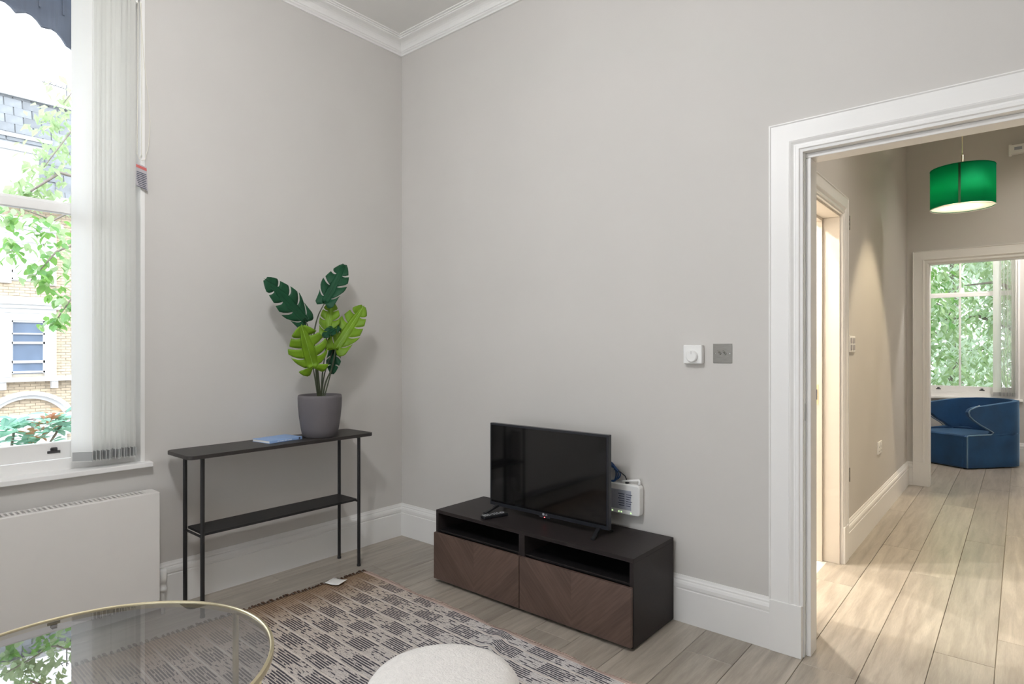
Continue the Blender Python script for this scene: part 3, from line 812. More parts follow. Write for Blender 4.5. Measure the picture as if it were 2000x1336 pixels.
# ================================================================== POTTED MONSTERA
PC = V((0.200, -0.752, 0.768))
pl = thing('potted_monstera', 'artificial monstera plant in a matt grey pot on the black console', 'plant', PC)
pot = MB().lathe([(0, 0), (0.088, 0), (0.094, 0.004), (0.103, 0.05), (0.112, 0.11), (0.1175, 0.17), (0.1185, 0.215), (0.117, 0.228), (0.113, 0.232), (0.109, 0.228), (0.108, 0.205), (0.106, 0.19), (0, 0.19)], PC, 48)
obj('pot', pot, M['pot'], pl, smooth=True)
obj('soil', MB().lathe([(0, 0.202), (0.05, 0.204), (0.1075, 0.198), (0.1075, 0.19), (0, 0.19)], PC, 32), M['soil'], pl, smooth=True)
def monstera_leaf(base, tip, normal, W, m, fold=0.25, bend=0.12, nf=5, seed=1, heart=0.14, gap=0.26):
    base, tip, normal = V(base), V(tip), V(normal)
    Y = (tip - base); L = Y.length; Y.normalize()
    Z = (normal - Y * normal.dot(Y)).normalized(); X = Y.cross(Z)
    R = random.Random(seed)
    bm = bmesh.new()
    def hw(t):
        t = max(-heart, min(1, t))
        if t < 0: return W / 2 * math.sqrt(max(0, 1 - (t / heart) ** 2)) * 0.80
        return W / 2 * (0.80 + 0.20 * math.sin(min(1, t / 0.35) * PI / 2)) * max(0, 1 - max(0, (t - 0.2) / 0.8) ** 2.0) ** 0.72
    def P(f, t, side):
        """f: share of the half width, t: along the midrib; the fingers sweep towards the tip"""
        w = hw(t)
        x = side * f * w
        yy = (t + 0.30 * f * f * (1 - 0.75 * t) - 0.08 * f) * L
        if t < 0: yy = (t * f + 0.03) * L
        z = fold * abs(x) - bend * L * (yy / L) ** 2 - 0.9 * fold * abs(x) ** 2 / (W / 2)
        z += 0.004 * math.sin(9 * t + 4 * f * side + seed)
        return base + X * x + Y * yy + Z * z
    def quad(a, b, c, d):
        vs = [bm.verts.new(p) for p in (a, b, c, d)]
        try: bm.faces.new(vs)
        except ValueError: pass
    for side in (-1, 1):
        N = 14
        ts = [-heart + (0.985 + heart) * k / N for k in range(N + 1)]
        for a, b in zip(ts, ts[1:]):
            for f0, f1 in ((0.0, 0.15), (0.15, 0.30)):
                quad(P(f0, a, side), P(f1, a, side), P(f1, b, side), P(f0, b, side))
        edges = [-heart + (0.985 + heart) * k / nf for k in range(nf + 1)]
        for k in range(nf):
            a, b = edges[k], edges[k + 1]
            g = gap * (b - a) * (0.75 + 0.5 * R.random())
            if k == nf - 1: g *= 0.3
            fs = [0.30, 0.38, 0.50, 0.66, 0.84, 1.0 - 0.08 * R.random()]
            for i in range(len(fs) - 1):
                f0, f1 = fs[i], fs[i + 1]
                s0 = max(0, (f0 - 0.31)) / 0.69; s1 = max(0, (f1 - 0.31)) / 0.69
                lo0, hi0 = a + g * 0.4 * s0 ** .5 if s0 else a, b - g * 0.6 * s0 ** .5 if s0 else b
                lo1, hi1 = a + g * 0.4 * s1 ** .5 if s1 else a, b - g * 0.6 * s1 ** .5 if s1 else b
                if f1 > 0.95:
                    mdl = (lo1 + hi1) / 2; lo1 = mdl + (lo1 - mdl) * 0.82; hi1 = mdl + (hi1 - mdl) * 0.92
                J = 3
                for j in range(J):
                    quad(P(f0, lo0 + (hi0 - lo0) * j / J, side), P(f1, lo1 + (hi1 - lo1) * j / J, side),
                         P(f1, lo1 + (hi1 - lo1) * (j + 1) / J, side), P(f0, lo0 + (hi0 - lo0) * (j + 1) / J, side))
    bmesh.ops.remove_doubles(bm, verts=bm.verts, dist=0.0004)
    mb = MB(); mb.bm.free(); mb.bm = bm
    o = obj('leaf', mb, m, pl, smooth=True, solid=0.0012)
    r = MB().tube([P(0, t, 1) + Z * 0.0012 for t in (0.0, 0.2, 0.4, 0.6, 0.8, 0.95)], 0.0014, 6)
    obj('midrib', r, M['vein'] if m is M['leaflime'] else M['leafdark'], o)
    return o
CD = V((0.84, -0.53, 0.05))
monstera_leaf((0.20, -0.838, 1.405), (0.22, -1.072, 1.632), V((0.75, -0.35, 0.55)), 0.185, M['leafdark'], seed=1, nf=5, bend=0.10)
monstera_leaf((0.20, -0.722, 1.515), (0.18, -0.570, 1.765), V((0.72, -0.70, 0.15)), 0.150, M['leafdark'], seed=2, nf=4, bend=0.06, heart=0.16)
monstera_leaf((0.245, -0.822, 1.160), (0.30, -0.925, 1.385), V((0.85, -0.50, 0.15)), 0.215, M['leaflime'], seed=3, nf=5, bend=0.05, fold=0.32, heart=0.26)
monstera_leaf((0.22, -0.665, 1.255), (0.25, -0.485, 1.520), V((0.80, -0.62, -0.05)), 0.165, M['leaflime'], seed=4, nf=5, bend=0.05, fold=0.35, heart=0.16)
monstera_leaf((0.19, -0.700, 1.335), (0.17, -0.655, 1.535), V((0.70, -0.75, 0.1)), 0.125, M['leaflime'], seed=5, nf=4, bend=0.03, fold=0.2, gap=0.18)
monstera_leaf((0.18, -0.645, 1.260), (0.20, -0.672, 1.105), V((0.70, -0.85, 0.2)), 0.090, M['leafdark'], seed=6, nf=3, bend=-0.03, heart=0.05)
monstera_leaf((0.215, -0.640, 1.385), (0.24, -0.765, 1.322), V((0.75, -0.3, 0.7)), 0.070, M['leafdark'], seed=8, nf=3, bend=0.05, heart=0.05)
def stem(pts, r0=0.0045, r1=0.0028):
    n = len(pts)
    P = []
    for i in range(n - 1):
        p0, p1, p2, p3 = V(pts[max(0, i - 1)]), V(pts[i]), V(pts[i + 1]), V(pts[min(n - 1, i + 2)])
        for k in range(5):
            t = k / 5
            P.append(0.5 * ((2 * p1) + (p2 - p0) * t + (2 * p0 - 5 * p1 + 4 * p2 - p3) * t * t + (3 * p1 - p0 - 3 * p2 + p3) * t ** 3))
    P.append(V(pts[-1]))
    obj('stem', MB().tube(P, r0, 8, radii=[r0 + (r1 - r0) * k / (len(P) - 1) for k in range(len(P))]), M['stem'], pl, smooth=True)
stem([(0.195, -0.758, 0.965), (0.20, -0.775, 1.10), (0.20, -0.785, 1.27), (0.20, -0.838, 1.405)], 0.0060)
stem([(0.200, -0.750, 0.965), (0.20, -0.770, 1.15), (0.195, -0.790, 1.30), (0.195, -0.765, 1.43), (0.20, -0.722, 1.515)], 0.0065)
stem([(0.205, -0.765, 0.965), (0.22, -0.790, 1.06), (0.242, -0.822, 1.160)], 0.0045)
stem([(0.205, -0.742, 0.965), (0.21, -0.725, 1.06), (0.215, -0.680, 1.16), (0.22, -0.665, 1.255)], 0.0055)
stem([(0.198, -0.745, 0.965), (0.195, -0.735, 1.10), (0.19, -0.715, 1.22), (0.19, -0.700, 1.335)], 0.0045)
stem([(0.190, -0.742, 0.965), (0.19, -0.715, 1.12), (0.18, -0.655, 1.245), (0.18, -0.645, 1.262)], 0.0038)
stem([(0.210, -0.738, 0.965), (0.215, -0.69, 1.13), (0.21, -0.650, 1.30), (0.215, -0.640, 1.385)], 0.0038)

# ================================================================== TV UNIT (120 x 42 x 38)
U0, U1, UY0, UY1, UH = 0.773, 1.974, -0.402, -0.022, 0.383
un = thing('tv_unit', 'low black-brown television unit with two chevron veneer drawers', 'tv unit', (1.37, -0.21, 0))
obj('top_panel', MB().box((U0, UY0, UH - 0.018), (U1, UY1, UH)), M['unit'], un, bevel=0.0012)
obj('side_panel', MB().box((U0, UY0, 0.006), (U0 + 0.018, UY1, UH - 0.018)), M['unit'], un, bevel=0.001)
obj('side_panel', MB().box((U1 - 0.018, UY0, 0.006), (U1, UY1, UH - 0.018)), M['unit'], un, bevel=0.001)
UM = (U0 + U1) / 2
obj('divider', MB().box((UM - 0.018, UY0, 0.02), (UM + 0.018, UY1 - 0.01, UH - 0.018)), M['unit'], un, bevel=0.001)
obj('bottom_panel', MB().box((U0 + 0.018, UY0 + 0.002, 0.006), (U1 - 0.018, UY1, 0.022)), M['unit'], un)
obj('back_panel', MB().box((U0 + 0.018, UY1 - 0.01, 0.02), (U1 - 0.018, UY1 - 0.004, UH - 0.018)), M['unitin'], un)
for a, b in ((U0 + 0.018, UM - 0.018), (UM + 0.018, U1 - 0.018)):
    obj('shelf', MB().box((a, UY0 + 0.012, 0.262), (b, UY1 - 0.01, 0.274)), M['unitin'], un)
    obj('lining_strip', MB().box((a, UY0 + 0.004, 0.272), (b, UY0 + 0.010, 0.2765)), M['unit'], un)
for cx in ((U0 + UM) / 2, (U1 + UM) / 2):
    h = 0.2985
    me_ = MB().box((-h + 0.0005, -0.009, -0.124), (h - 0.0005, 0.009, 0.124))
    o = obj('drawer', me_, M['chevron'], None, bevel=0.0012)
    o.parent = un; o.location = V((cx, UY0 - 0.0105, 0.141)) - V((1.37, -0.21, 0)); o['label'] = 'walnut drawer front with chevron grain'
for x in (U0 + 0.05, U1 - 0.05):
    for y in (UY0 + 0.05, UY1 - 0.05):
        obj('foot', MB().lathe([(0, 0), (0.02, 0), (0.02, 0.008), (0, 0.008)], (x, y, 0), 16), M['blackplastic'], un)

# ================================================================== TELEVISION
TX0, TX1, TZ0, TZ1, TY = 1.005, 1.745, 0.414, 0.857, -0.215
tv = thing('television', 'flat black television on splayed feet on the low unit', 'television', ((TX0 + TX1) / 2, TY, UH))
obj('casing', MB().box((TX0, TY - 0.006, TZ0), (TX1, TY + 0.022, TZ1)), M['tvbody'], tv, bevel=0.003)
obj('rear_housing', MB().box((TX0 + 0.10, TY + 0.022, TZ0 + 0.03), (TX1 - 0.10, TY + 0.065, TZ1 - 0.12)), M['tvbody'], tv, bevel=0.015)
obj('screen', MB().box((TX0 + 0.011, TY - 0.0075, TZ0 + 0.020), (TX1 - 0.011, TY - 0.0055, TZ1 - 0.011)), M['tvscreen'], tv)
obj('sensor_bump', MB().box((1.34, TY - 0.006, TZ0 - 0.008), (1.41, TY + 0.012, TZ0)), M['tvbody'], tv, bevel=0.003)
obj('status_light', MB().box((1.372, TY - 0.0068, TZ0 - 0.006), (1.378, TY - 0.0058, TZ0 - 0.003)), M['ledred'], tv)
lg = obj('logo_disc', MB().lathe([(0, TY - 0.0068), (0.0062, TY - 0.0068), (0.0062, TY - 0.0058), (0, TY - 0.0058)], (1.367, 0, TZ0 + 0.010), 16, 'Y'), M['buttons'], tv)
fc = bpy.data.curves.new('logo', 'FONT'); fc.body = 'LG'; fc.size = 0.014; fc.extrude = 0.0003
fo = bpy.data.objects.new('logo', fc); COL.objects.link(fo); fo.parent = tv
fo.location = V((1.375, TY - 0.0063, TZ0 + 0.005)) - V(tv.location); fo.rotation_euler = (PI / 2, 0, 0); fc.materials.append(M['buttons'])
bpy.context.view_layer.update()
lm = bpy.data.meshes.new_from_object(fo.evaluated_get(bpy.context.evaluated_depsgraph_get()))
l2 = bpy.data.objects.new('logo', lm); COL.objects.link(l2); l2.parent = tv; l2.location = fo.location; l2.rotation_euler = fo.rotation_euler
if not lm.materials: lm.materials.append(M['buttons'])
bpy.data.objects.remove(fo); l2.name = 'logo'
for x, s in ((TX0 + 0.055, -1), (TX1 - 0.055, 1)):
    f = MB()
    for dy, rz in ((-0.088, 0), (0.085, 0)):
        p0 = V((x, TY + 0.005, TZ0 + 0.006)); p1 = V((x + s * 0.02, TY + dy, UH + 0.007))
        d = (p1 - p0); a = V((0.010, 0, 0))
        r0 = [p0 + a * q + V((0, 0, w)) for q, w in ((-1, -0.008), (1, -0.008), (1, 0.006), (-1, 0.006))]
        r1 = [p1 + a * q + V((0, 0, w)) for q, w in ((-1, -0.007), (1, -0.007), (1, 0.002), (-1, 0.002))]
        f.rings([r0, r1])
    obj('leg', f, M['blackplastic'], tv, bevel=0.002)
cb = MB().tube([(1.40, TY + 0.06, TZ0 + 0.06), (1.41, TY + 0.075, 0.43), (1.43, -0.10, 0.392), (1.50, -0.04, 0.388), (1.52, -0.006, 0.386)], 0.0025, 8)
obj('power_cable', cb, M['blackcable'], tv, smooth=True)

# ---- remote
rm = thing('remote_control', 'black remote control lying beside the television foot', 'remote', (1.112, -0.305, UH), math.radians(-17), world=False)
rb = obj('body', MB().prism(rounded(-0.022, 0.022, -0.075, 0.075, 0.009), 0.0, 0.016), M['blackplastic'], rm, bevel=0.004)
bt = MB()
for j in range(7):
    for i in range(3):
        if j in (3,) and i != 1: continue
        bt.box((-0.0155 + 0.0115 * i, -0.066 + 0.014 * j, 0.0155), (-0.0155 + 0.0115 * i + 0.0075, -0.066 + 0.014 * j + 0.005, 0.0170))
b_ = obj('buttons', bt, M['buttons'], rb); b_['kind'] = 'stuff'
obj('button_ring', MB().lathe([(0.006, 0.0155), (0.0125, 0.0155), (0.0125, 0.0172), (0.006, 0.0172)], (0, 0.045, 0), 20), M['buttons'], rb)

# ---- router, standing at the back behind the television
RT = V((1.697, -0.026, UH))
ro = thing('router', 'white wireless router mounted on the wall behind the television', 'router', RT, 0, world=False)
Rm = Matrix.Translation((0, 0, 0.0)) @ Matrix.Rotation(math.radians(0), 4, 'X')
rbody = MB().prism(rounded(-0.115, 0.115, 0.068, 0.215, 0.016), -0.022, 0.022, 'Y')
for v in rbody.bm.verts: v.co = Rm @ v.co
ro.rotation_euler = (0, 0, math.radians(0))
rbo = obj('body', rbody, M['plastic'], ro, bevel=0.006, seg=3)
lb = MB()
lb.box((-0.070, -0.0232, 0.092), (0.070, -0.0218, 0.186), Rm)
lbo = obj('label_panel', lb, M['greylabel'], rbo)
lb = MB()
for k in range(6): lb.box((0.0 + 0.004 * (k % 2), -0.0240, 0.165 - 0.011 * k), (0.034, -0.0230, 0.169 - 0.011 * k), Rm)
for k in range(6): lb.box((0.044, -0.0240, 0.165 - 0.011 * k), (0.076 - 0.005 * (k % 3), -0.0230, 0.168 - 0.011 * k), Rm)
obj('print_lines', lb, M['ink'], rbo)
for k, x in enumerate((-0.05, -0.036, 0.0, 0.014, 0.028, 0.066)):
    if k == 4: continue
    l = MB().box((x, -0.0240, 0.076), (x + 0.006, -0.0218, 0.082), Rm)
    obj('indicator_light', l, M['led'], rbo)
an = MB(); an.tube([(0.100, 0.002, 0.212), (0.104, 0.0, 0.240)], 0.006, 10)
obj('antenna', an, M['plastic'], ro, smooth=True)
an = MB(); an.tube([(0.104, 0.0, 0.240), (0.0, -0.004, 0.222)], 0.006, 10, radii=[0.0065, 0.004])
obj('antenna', an, M['plastic'], ro, smooth=True)
obj('plug', MB().box((0.028, -0.006, 0.208), (0.042, 0.008, 0.226)), M['blackplastic'], ro, bevel=0.002)
cb = MB()
for k in range(7):
    P = []
    for j in range(25):
        a = 2 * PI * j / 24
        P.append((1.622 + (0.046 + 0.004 * k) * math.cos(a), -0.020 - 0.006 * (k % 3) + 0.004 * math.sin(2 * a), 0.634 + (0.060 - 0.004 * k) * math.sin(a)))
    cb.tube(P, 0.0032, 8, cap=False)
cl = thing('network_cable', 'coiled dark blue cable hanging behind the television edge', 'cable', (1.622, -0.03, 0.634))
obj('coil', cb, M['cable'], cl, smooth=True)
cb = MB().tube([(1.66, -0.028, 0.660), (1.695, -0.022, 0.648), (1.720, -0.022, 0.632), (1.732, -0.026, 0.612)], 0.0028, 8)
obj('lead', cb, M['blackcable'], cl, smooth=True)
obj('tie', MB().tube([(1.560, -0.03, 0.634), (1.584, -0.03, 0.634)], 0.012, 10), M['blackplastic'], cl)

# ---- note on the rug
nt_ = MB()
G = []
for i in range(5):
    for j in range(5):
        u, w = i / 4 - 0.5, j / 4 - 0.5
        G.append((u * 0.085, w * 0.078, 0.004 * (u * 2) ** 2 + 0.001))
vs = [nt_.bm.verts.new(p) for p in G]
for i in range(4):
    for j in range(4): nt_.bm.faces.new((vs[i * 5 + j], vs[(i + 1) * 5 + j], vs[(i + 1) * 5 + j + 1], vs[i * 5 + j + 1]))
o = obj('paper_note', nt_, M['paper'], None, smooth=True, solid=0.0008)
o.location = (0.425, -0.797, 0.018); o.rotation_euler = (0, 0, math.radians(20))
tag(o, 'small blank white paper lying on the rug fringe', 'paper')

# ================================================================== THERMOSTAT, SWITCH
th = thing('thermostat', 'white thermostat with a round dial left of the steel switch', 'thermostat', (2.070, 0, 1.234))
obj('housing', MB().box((2.024, -0.030, 1.190), (2.112, 0.0, 1.276)), M['plastic'], th, bevel=0.005)
d_ = obj('dial', MB().lathe([(0, -0.044), (0.022, -0.044), (0.026, -0.041), (0.027, -0.030), (0, -0.030)], (2.068, 0, 1.224), 32, 'Y'), M['plastic'], th, smooth=False)
obj('dial_mark', MB().box((2.0672, -0.0446, 1.234), (2.0688, -0.0438, 1.248)), M['taggrey'], d_)
sw = thing('light_switch', 'square brushed steel light switch right of the thermostat', 'light switch', (2.196, 0, 1.238))
obj('plate', MB().box((2.153, -0.003, 1.195), (2.239, 0, 1.281)), M['steel'], sw, bevel=0.001)
for x in (2.164, 2.228):
    obj('screw', MB().lathe([(0, -0.0045), (0.003, -0.0043), (0.0038, -0.003), (0, -0.003)], (x, 0, 1.238), 12, 'Y'), M['chrome'], sw)
for x in (2.184, 2.207):
    obj('toggle_collar', MB().lathe([(0, -0.006), (0.0055, -0.006), (0.0065, -0.003), (0, -0.003)], (x, 0, 1.238), 14, 'Y'), M['steel'], sw)
    obj('toggle', MB().tube([(x, -0.004, 1.238), (x - 0.002, -0.014, 1.245), (x - 0.003, -0.019, 1.249)], 0.003, 8, radii=[0.002, 0.003, 0.0035]), M['chrome'], sw, smooth=True)

# ================================================================== RUG
rg = thing('rug', 'flat woven jute rug with dark dashed checks under the glass table', 'rug', (0.395, -0.585, 0), math.radians(-1.7), world=False)
mb = MB()
NX, NY, LX, LY = 120, 80, 2.5, 1.75
def rugz(x, y):
    z = 0.010
    # one ruck near the long edge
    dx, dy = x - 1.13, y + 0.16
    u = dx * 0.92 + dy * 0.35
    z += 0.022 * math.exp(-(u / 0.035) ** 2) * math.exp(-(dy / 0.13) ** 2)
    z += 0.006 * math.exp(-((u - 0.09) / 0.03) ** 2) * math.exp(-(dy / 0.12) ** 2)
    z += 0.0012 * math.sin(x * 9 + y * 4) * math.sin(y * 7 + 1)
    return z
def edge(x): return 0.006 * math.sin(x * 11) + 0.004 * math.sin(x * 23 + 1)
top = []
for i in range(NX + 1):
    row = []
    for j in range(NY + 1):
        x = LX * i / NX
        w = 1 - j / NY
        y = -LY * j / NY + edge(x) * max(0, 1 - j / 8)
        row.append(mb.bm.verts.new((x + (0.004 * math.sin(y * 31)) * max(0, 1 - i / 6), y, rugz(x, y))))
    top.append(row)
for i in range(NX):
    for j in range(NY):
        mb.bm.faces.new((top[i][j], top[i][j + 1], top[i + 1][j + 1], top[i + 1][j]))
rim = [top[i][0] for i in range(NX + 1)] + [top[NX][j] for j in range(1, NY + 1)] + [top[i][NY] for i in range(NX - 1, -1, -1)] + [top[0][j] for j in range(NY - 1, 0, -1)]
low = [mb.bm.verts.new((v.co.x, v.co.y, 0.001)) for v in rim]
for k in range(len(rim)):
    k2 = (k + 1) % len(rim)
    mb.bm.faces.new((rim[k], rim[k2], low[k2], low[k]))
mb.bm.faces.new(low)
ob_ = obj('pile', mb, M['rug'], rg, smooth=True)
ob_.name = 'woven_field'
fr = MB()
R = random.Random(5)
M['fringe'] = mat('dark_fringe', srgb(82, 60, 46), 0.95, noise=0.3, nscale=40)
y = -0.004
while y > -LY:
    L_ = 0.024 + 0.020 * R.random(); dy = (R.random() - 0.5) * 0.012
    fr.tube([(0.006, y, 0.009), (-L_ * 0.5, y + dy * 0.5, 0.009), (-L_, y + dy, 0.004)], 0.003, 5, radii=[0.004, 0.006, 0.0025])
    y -= 0.017 + 0.006 * R.random()
fo_ = obj('fringe', fr, M['fringe'], rg, smooth=True); fo_['kind'] = 'stuff'
fr = MB()
x = 0.02
while x < LX:
    fr.tube([(x, edge(x) - 0.004, 0.009), (x + 0.004, edge(x) + 0.006 + 0.006 * R.random(), 0.006)], 0.003, 5)
    x += 0.012 + 0.006 * R.random()
M['selv'] = mat('selvedge_yarn', srgb(204, 182, 172), 0.95, noise=0.1)
fo_ = obj('selvedge_tufts', fr, M['selv'], rg, smooth=True); fo_['kind'] = 'stuff'

# ================================================================== GLASS COFFEE TABLE
TC = V((1.360, -2.177, 0)); TR = 0.457; TH = 0.420
ct = thing('coffee_table', 'round smoked glass coffee table with a thin brass rim', 'coffee table', TC)
n = 96
prof = []
rimp = [(TR - 0.007, -0.016), (TR + 0.004, -0.016), (TR + 0.005, -0.008), (TR + 0.004, 0.002), (TR - 0.003, 0.004), (TR - 0.006, 0.002), (TR - 0.007, -0.006)]
mbr = MB()
mbr.lathe(rimp + [rimp[0]], (TC.x, TC.y, TH), n)
obj('rim', mbr, M['brass'], ct, smooth=False, bevel=0.0)
obj('glass_top', MB().lathe([(0, 0.0), (TR - 0.007, 0.0)], (TC.x, TC.y, TH - 0.001), n), M['tglass'], ct, label='dark tinted clear glass disc')
for a in (102, 40, 222, 280):
    a = math.radians(a)
    c, s = math.cos(a), math.sin(a)
    p = lambda r, z: (TC.x + r * c, TC.y + r * s, z)
    obj('leg', MB().tube([p(TR - 0.003, 0.010), p(TR - 0.003, TH - 0.012)], 0.0095, 12), M['brass'], ct, smooth=True)
mbr = MB(); rimp2 = [(TR - 0.010, 0.001), (TR + 0.004, 0.001), (TR + 0.004, 0.014), (TR - 0.010, 0.014)]
mbr.lathe(rimp2 + [rimp2[0]], (TC.x, TC.y, 0.013), n)
obj('base_ring', mbr, M['brass'], ct)

# ================================================================== POUF
PF = V((2.045, -1.553, 0))
pf = thing('pouf', 'round cream boucle footstool at the bottom edge of the photo', 'footstool', PF)
top_p = [(0, 0.410), (0.105, 0.409), (0.162, 0.404), (0.187, 0.394), (0.201, 0.376), (0.206, 0.352)]
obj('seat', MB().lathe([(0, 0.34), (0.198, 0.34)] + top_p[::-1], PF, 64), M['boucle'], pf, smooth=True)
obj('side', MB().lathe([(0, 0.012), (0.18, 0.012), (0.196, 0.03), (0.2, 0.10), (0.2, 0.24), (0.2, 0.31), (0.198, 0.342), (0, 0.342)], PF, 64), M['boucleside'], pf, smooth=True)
obj('edge_tube', MB().tube([(PF.x + 0.203 * math.cos(2 * PI * k / 64), PF.y + 0.203 * math.sin(2 * PI * k / 64), 0.344) for k in range(65)], 0.004, 6, cap=False), M['boucleside'], pf, smooth=True)

# ================================================================== LIVING ROOM LAMPS (above the frame)
gl = thing('pendant_lamp', 'opal globe pendant lamp on the living room ceiling above the frame', 'pendant lamp', (1.85, -2.20, CZ))
obj('globe', MB().lathe([(0.11 * math.sin(PI * k / 16) + 1e-7, -0.11 * math.cos(PI * k / 16)) for k in range(17)], (1.85, -2.20, 2.72), 32), M['globe'], gl, smooth=True)
obj('flex', MB().tube([(1.85, -2.20, 2.83), (1.85, -2.20, CZ - 0.02)], 0.004, 8), M['brass'], gl)
obj('ceiling_rose', MB().lathe([(0, -0.03), (0.03, -0.028), (0.055, -0.005), (0.055, 0), (0, 0)], (1.85, -2.20, CZ), 24), M['brass'], gl)

def downlight(x, y, z, power, size, blend, col, label, group=None, rad_=0.03):
    t = thing('downlight', label, 'ceiling light', (x, y, z))
    if group: t['group'] = group
    obj('bezel', MB().lathe([(0.032, -0.001), (0.045, -0.004), (0.046, 0.0), (0.032, 0.0)], (x, y, z), 24), M['chrome'], t)
    obj('lens', MB().lathe([(0, -0.0005), (0.031, -0.0005)], (x, y, z), 20), M['lampface'], t)
    ld = bpy.data.lights.new('spot', 'SPOT'); ld.energy = power; ld.spot_size = math.radians(size); ld.spot_blend = blend
    ld.color = col; ld.shadow_soft_size = rad_
    lo = bpy.data.objects.new('spot', ld); COL.objects.link(lo); lo.parent = t; lo.location = (0, 0, -0.012)
    return t
WARM = (1.0, 0.93, 0.83)
for x, y, pw, sz, lab in ((3.15, 2.15, 4.2, 62, 'recessed hall downlight close to the left wall, washing it'), (3.2, 0.9, 1.0, 120, 'added unseen hall downlight just inside the living room doorway'), (3.4, 3.2, 0.9, 120, 'added unseen hall downlight near the bedroom doorway')):  # the two wide ones are added as fill light for the hall
    downlight(x, y, CZ, SPOT_HALL * pw, sz, 0.25 if sz < 70 else 0.8, WARM if sz > 70 else (1.0, 0.82, 0.55), lab, 'hall downlights')
for x, y, lab in ((1.89, 1.06, 'bathroom downlight in line with the middle of its doorway'), (1.45, 1.68, 'bathroom downlight deepest along the room, away from the living room'), (1.45, 0.42, 'bathroom downlight closest to the living room wall')):
    downlight(x, y, 2.70, SPOT_SIDE, 160, 0.3, (1.0, 0.94, 0.85), lab, 'bathroom downlights', 0.025)

# ================================================================== HALL FITTINGS
gl = thing('pendant_lamp', 'added unseen globe lamp brightening the bedroom beyond the hall, above the frame', 'pendant lamp', (3.35, 4.75, CZ))  # no known fitting, added to brighten the bedroom
obj('globe', MB().lathe([(0.10 * math.sin(PI * k / 16) + 1e-7, -0.10 * math.cos(PI * k / 16)) for k in range(17)], (3.35, 4.75, 2.85), 32), M['fillglobe'], gl, smooth=True)
obj('flex', MB().tube([(3.35, 4.75, 2.95), (3.35, 4.75, CZ)], 0.004, 8), M['brass'], gl)
pd = thing('pendant_lamp', 'green drum pendant lamp with a brass stem hanging in the hall', 'pendant lamp', (2.885, 2.75, CZ))
SR, SZ0, SZ1 = 0.190, 2.266, 2.548
obj('shade', MB().lathe([(SR, SZ0), (SR, SZ1)], (2.885, 2.75, 0), 64), M['shade'], pd, smooth=True, solid=0.002)
for z in (SZ0, SZ1):
    obj('shade_ring', MB().tube([(2.885 + SR * math.cos(2 * PI * k / 48), 2.75 + SR * math.sin(2 * PI * k / 48), z) for k in range(49)], 0.003, 6, cap=False), M['shade'] if z == SZ1 else M['paper'], pd, smooth=True)
obj('diffuser', MB().lathe([(0, SZ0 + 0.006), (SR - 0.003, SZ0 + 0.006)], (2.885, 2.75, 0), 48), M['shadein'], pd, label='glowing white diffuser disc')
obj('bulb', MB().lathe([(0.028 * math.sin(PI * k / 10) + 1e-7, -0.028 * math.cos(PI * k / 10)) for k in range(11)], (2.885, 2.75, 2.40), 16), M['bulb'], pd, smooth=True)
obj('stem', MB().tube([(2.885, 2.75, 2.45), (2.885, 2.75, 2.645)], 0.006, 10), M['brass'], pd, smooth=True)
obj('flex', MB().tube([(2.885, 2.75, 2.645), (2.885, 2.75, CZ - 0.02)], 0.0028, 8), M['brass'], pd, smooth=True)
obj('ceiling_rose', MB().lathe([(0, -0.03), (0.03, -0.028), (0.05, -0.005), (0.05, 0), (0, 0)], (2.885, 2.75, CZ), 24), M['brass'], pd)
sa = math.atan2(-2.653 - 2.75, 3.208 - 2.885) - 0.08
seam = MB()
seam.rings([[(2.885 + (SR + q) * math.cos(sa + w), 2.75 + (SR + q) * math.sin(sa + w), z) for q, w in ((0.001, -0.035), (0.004, -0.035), (0.004, 0.035), (0.001, 0.035))] for z in (SZ0 + 0.004, SZ1 - 0.003)])
obj('seam', seam, M['shadeseam'], pd)
for k in range(3):
    a = k * 2 * PI / 3 + 0.4
    obj('spider_arm', MB().tube([(2.885, 2.75, 2.53), (2.885 + SR * math.cos(a), 2.75 + SR * math.sin(a), 2.53)], 0.002, 6), M['brass'], pd)

def hinge(z, lab):
    t = thing('hinge', lab, 'hinge', (2.40, 1.475, z))
    obj('leaf_plate', MB().box((2.4, 1.455, z - 0.042), (2.404, 1.492, z + 0.042)), M['darkmetal'], t, bevel=0.0006)
    for k in range(3):
        z0 = z - 0.042 + 0.0285 * k
        obj('knuckle', MB().tube([(2.409, 1.472, z0), (2.409, 1.472, z0 + 0.027)], 0.007, 10), M['steel'], t, smooth=True)
hinge(2.02, 'upper metal hinge beside the hall side doorway casing')
hinge(0.492, 'lower metal hinge beside the hall side doorway casing')
ds = thing('light_switch', 'white four gang switch on the hall wall beside the casing', 'light switch', (2.40, 1.58, 1.285))
obj('plate', MB().box((2.40, 1.50, 1.235), (2.408, 1.66, 1.335)), M['plastic'], ds, bevel=0.002)
for y in (1.525, 1.600):
    for z in (1.247, 1.290):
        obj('rocker', MB().box((2.408, y, z), (2.413, y + 0.035, z + 0.033)), M['taggrey'], ds, bevel=0.001)
so = thing('wall_socket', 'white double socket low on the hall wall', 'socket', (2.40, 2.55, 0.52))
obj('plate', MB().box((2.40, 2.47, 0.475), (2.408, 2.63, 0.565)), M['plastic'], so, bevel=0.002)
for y in (2.50, 2.57):
    obj('rocker', MB().box((2.408, y, 0.54), (2.411, y + 0.018, 0.556)), M['plastic'], so, bevel=0.001)
    h = MB(); h.box((2.4078, y + 0.004, 0.522), (2.4086, y + 0.010, 0.532)); h.box((2.4078, y - 0.006, 0.495), (2.4086, y + 0.002, 0.500)); h.box((2.4078, y + 0.012, 0.495), (2.4086, y + 0.020, 0.500))
    obj('pin_holes', h, M['ink'], so)
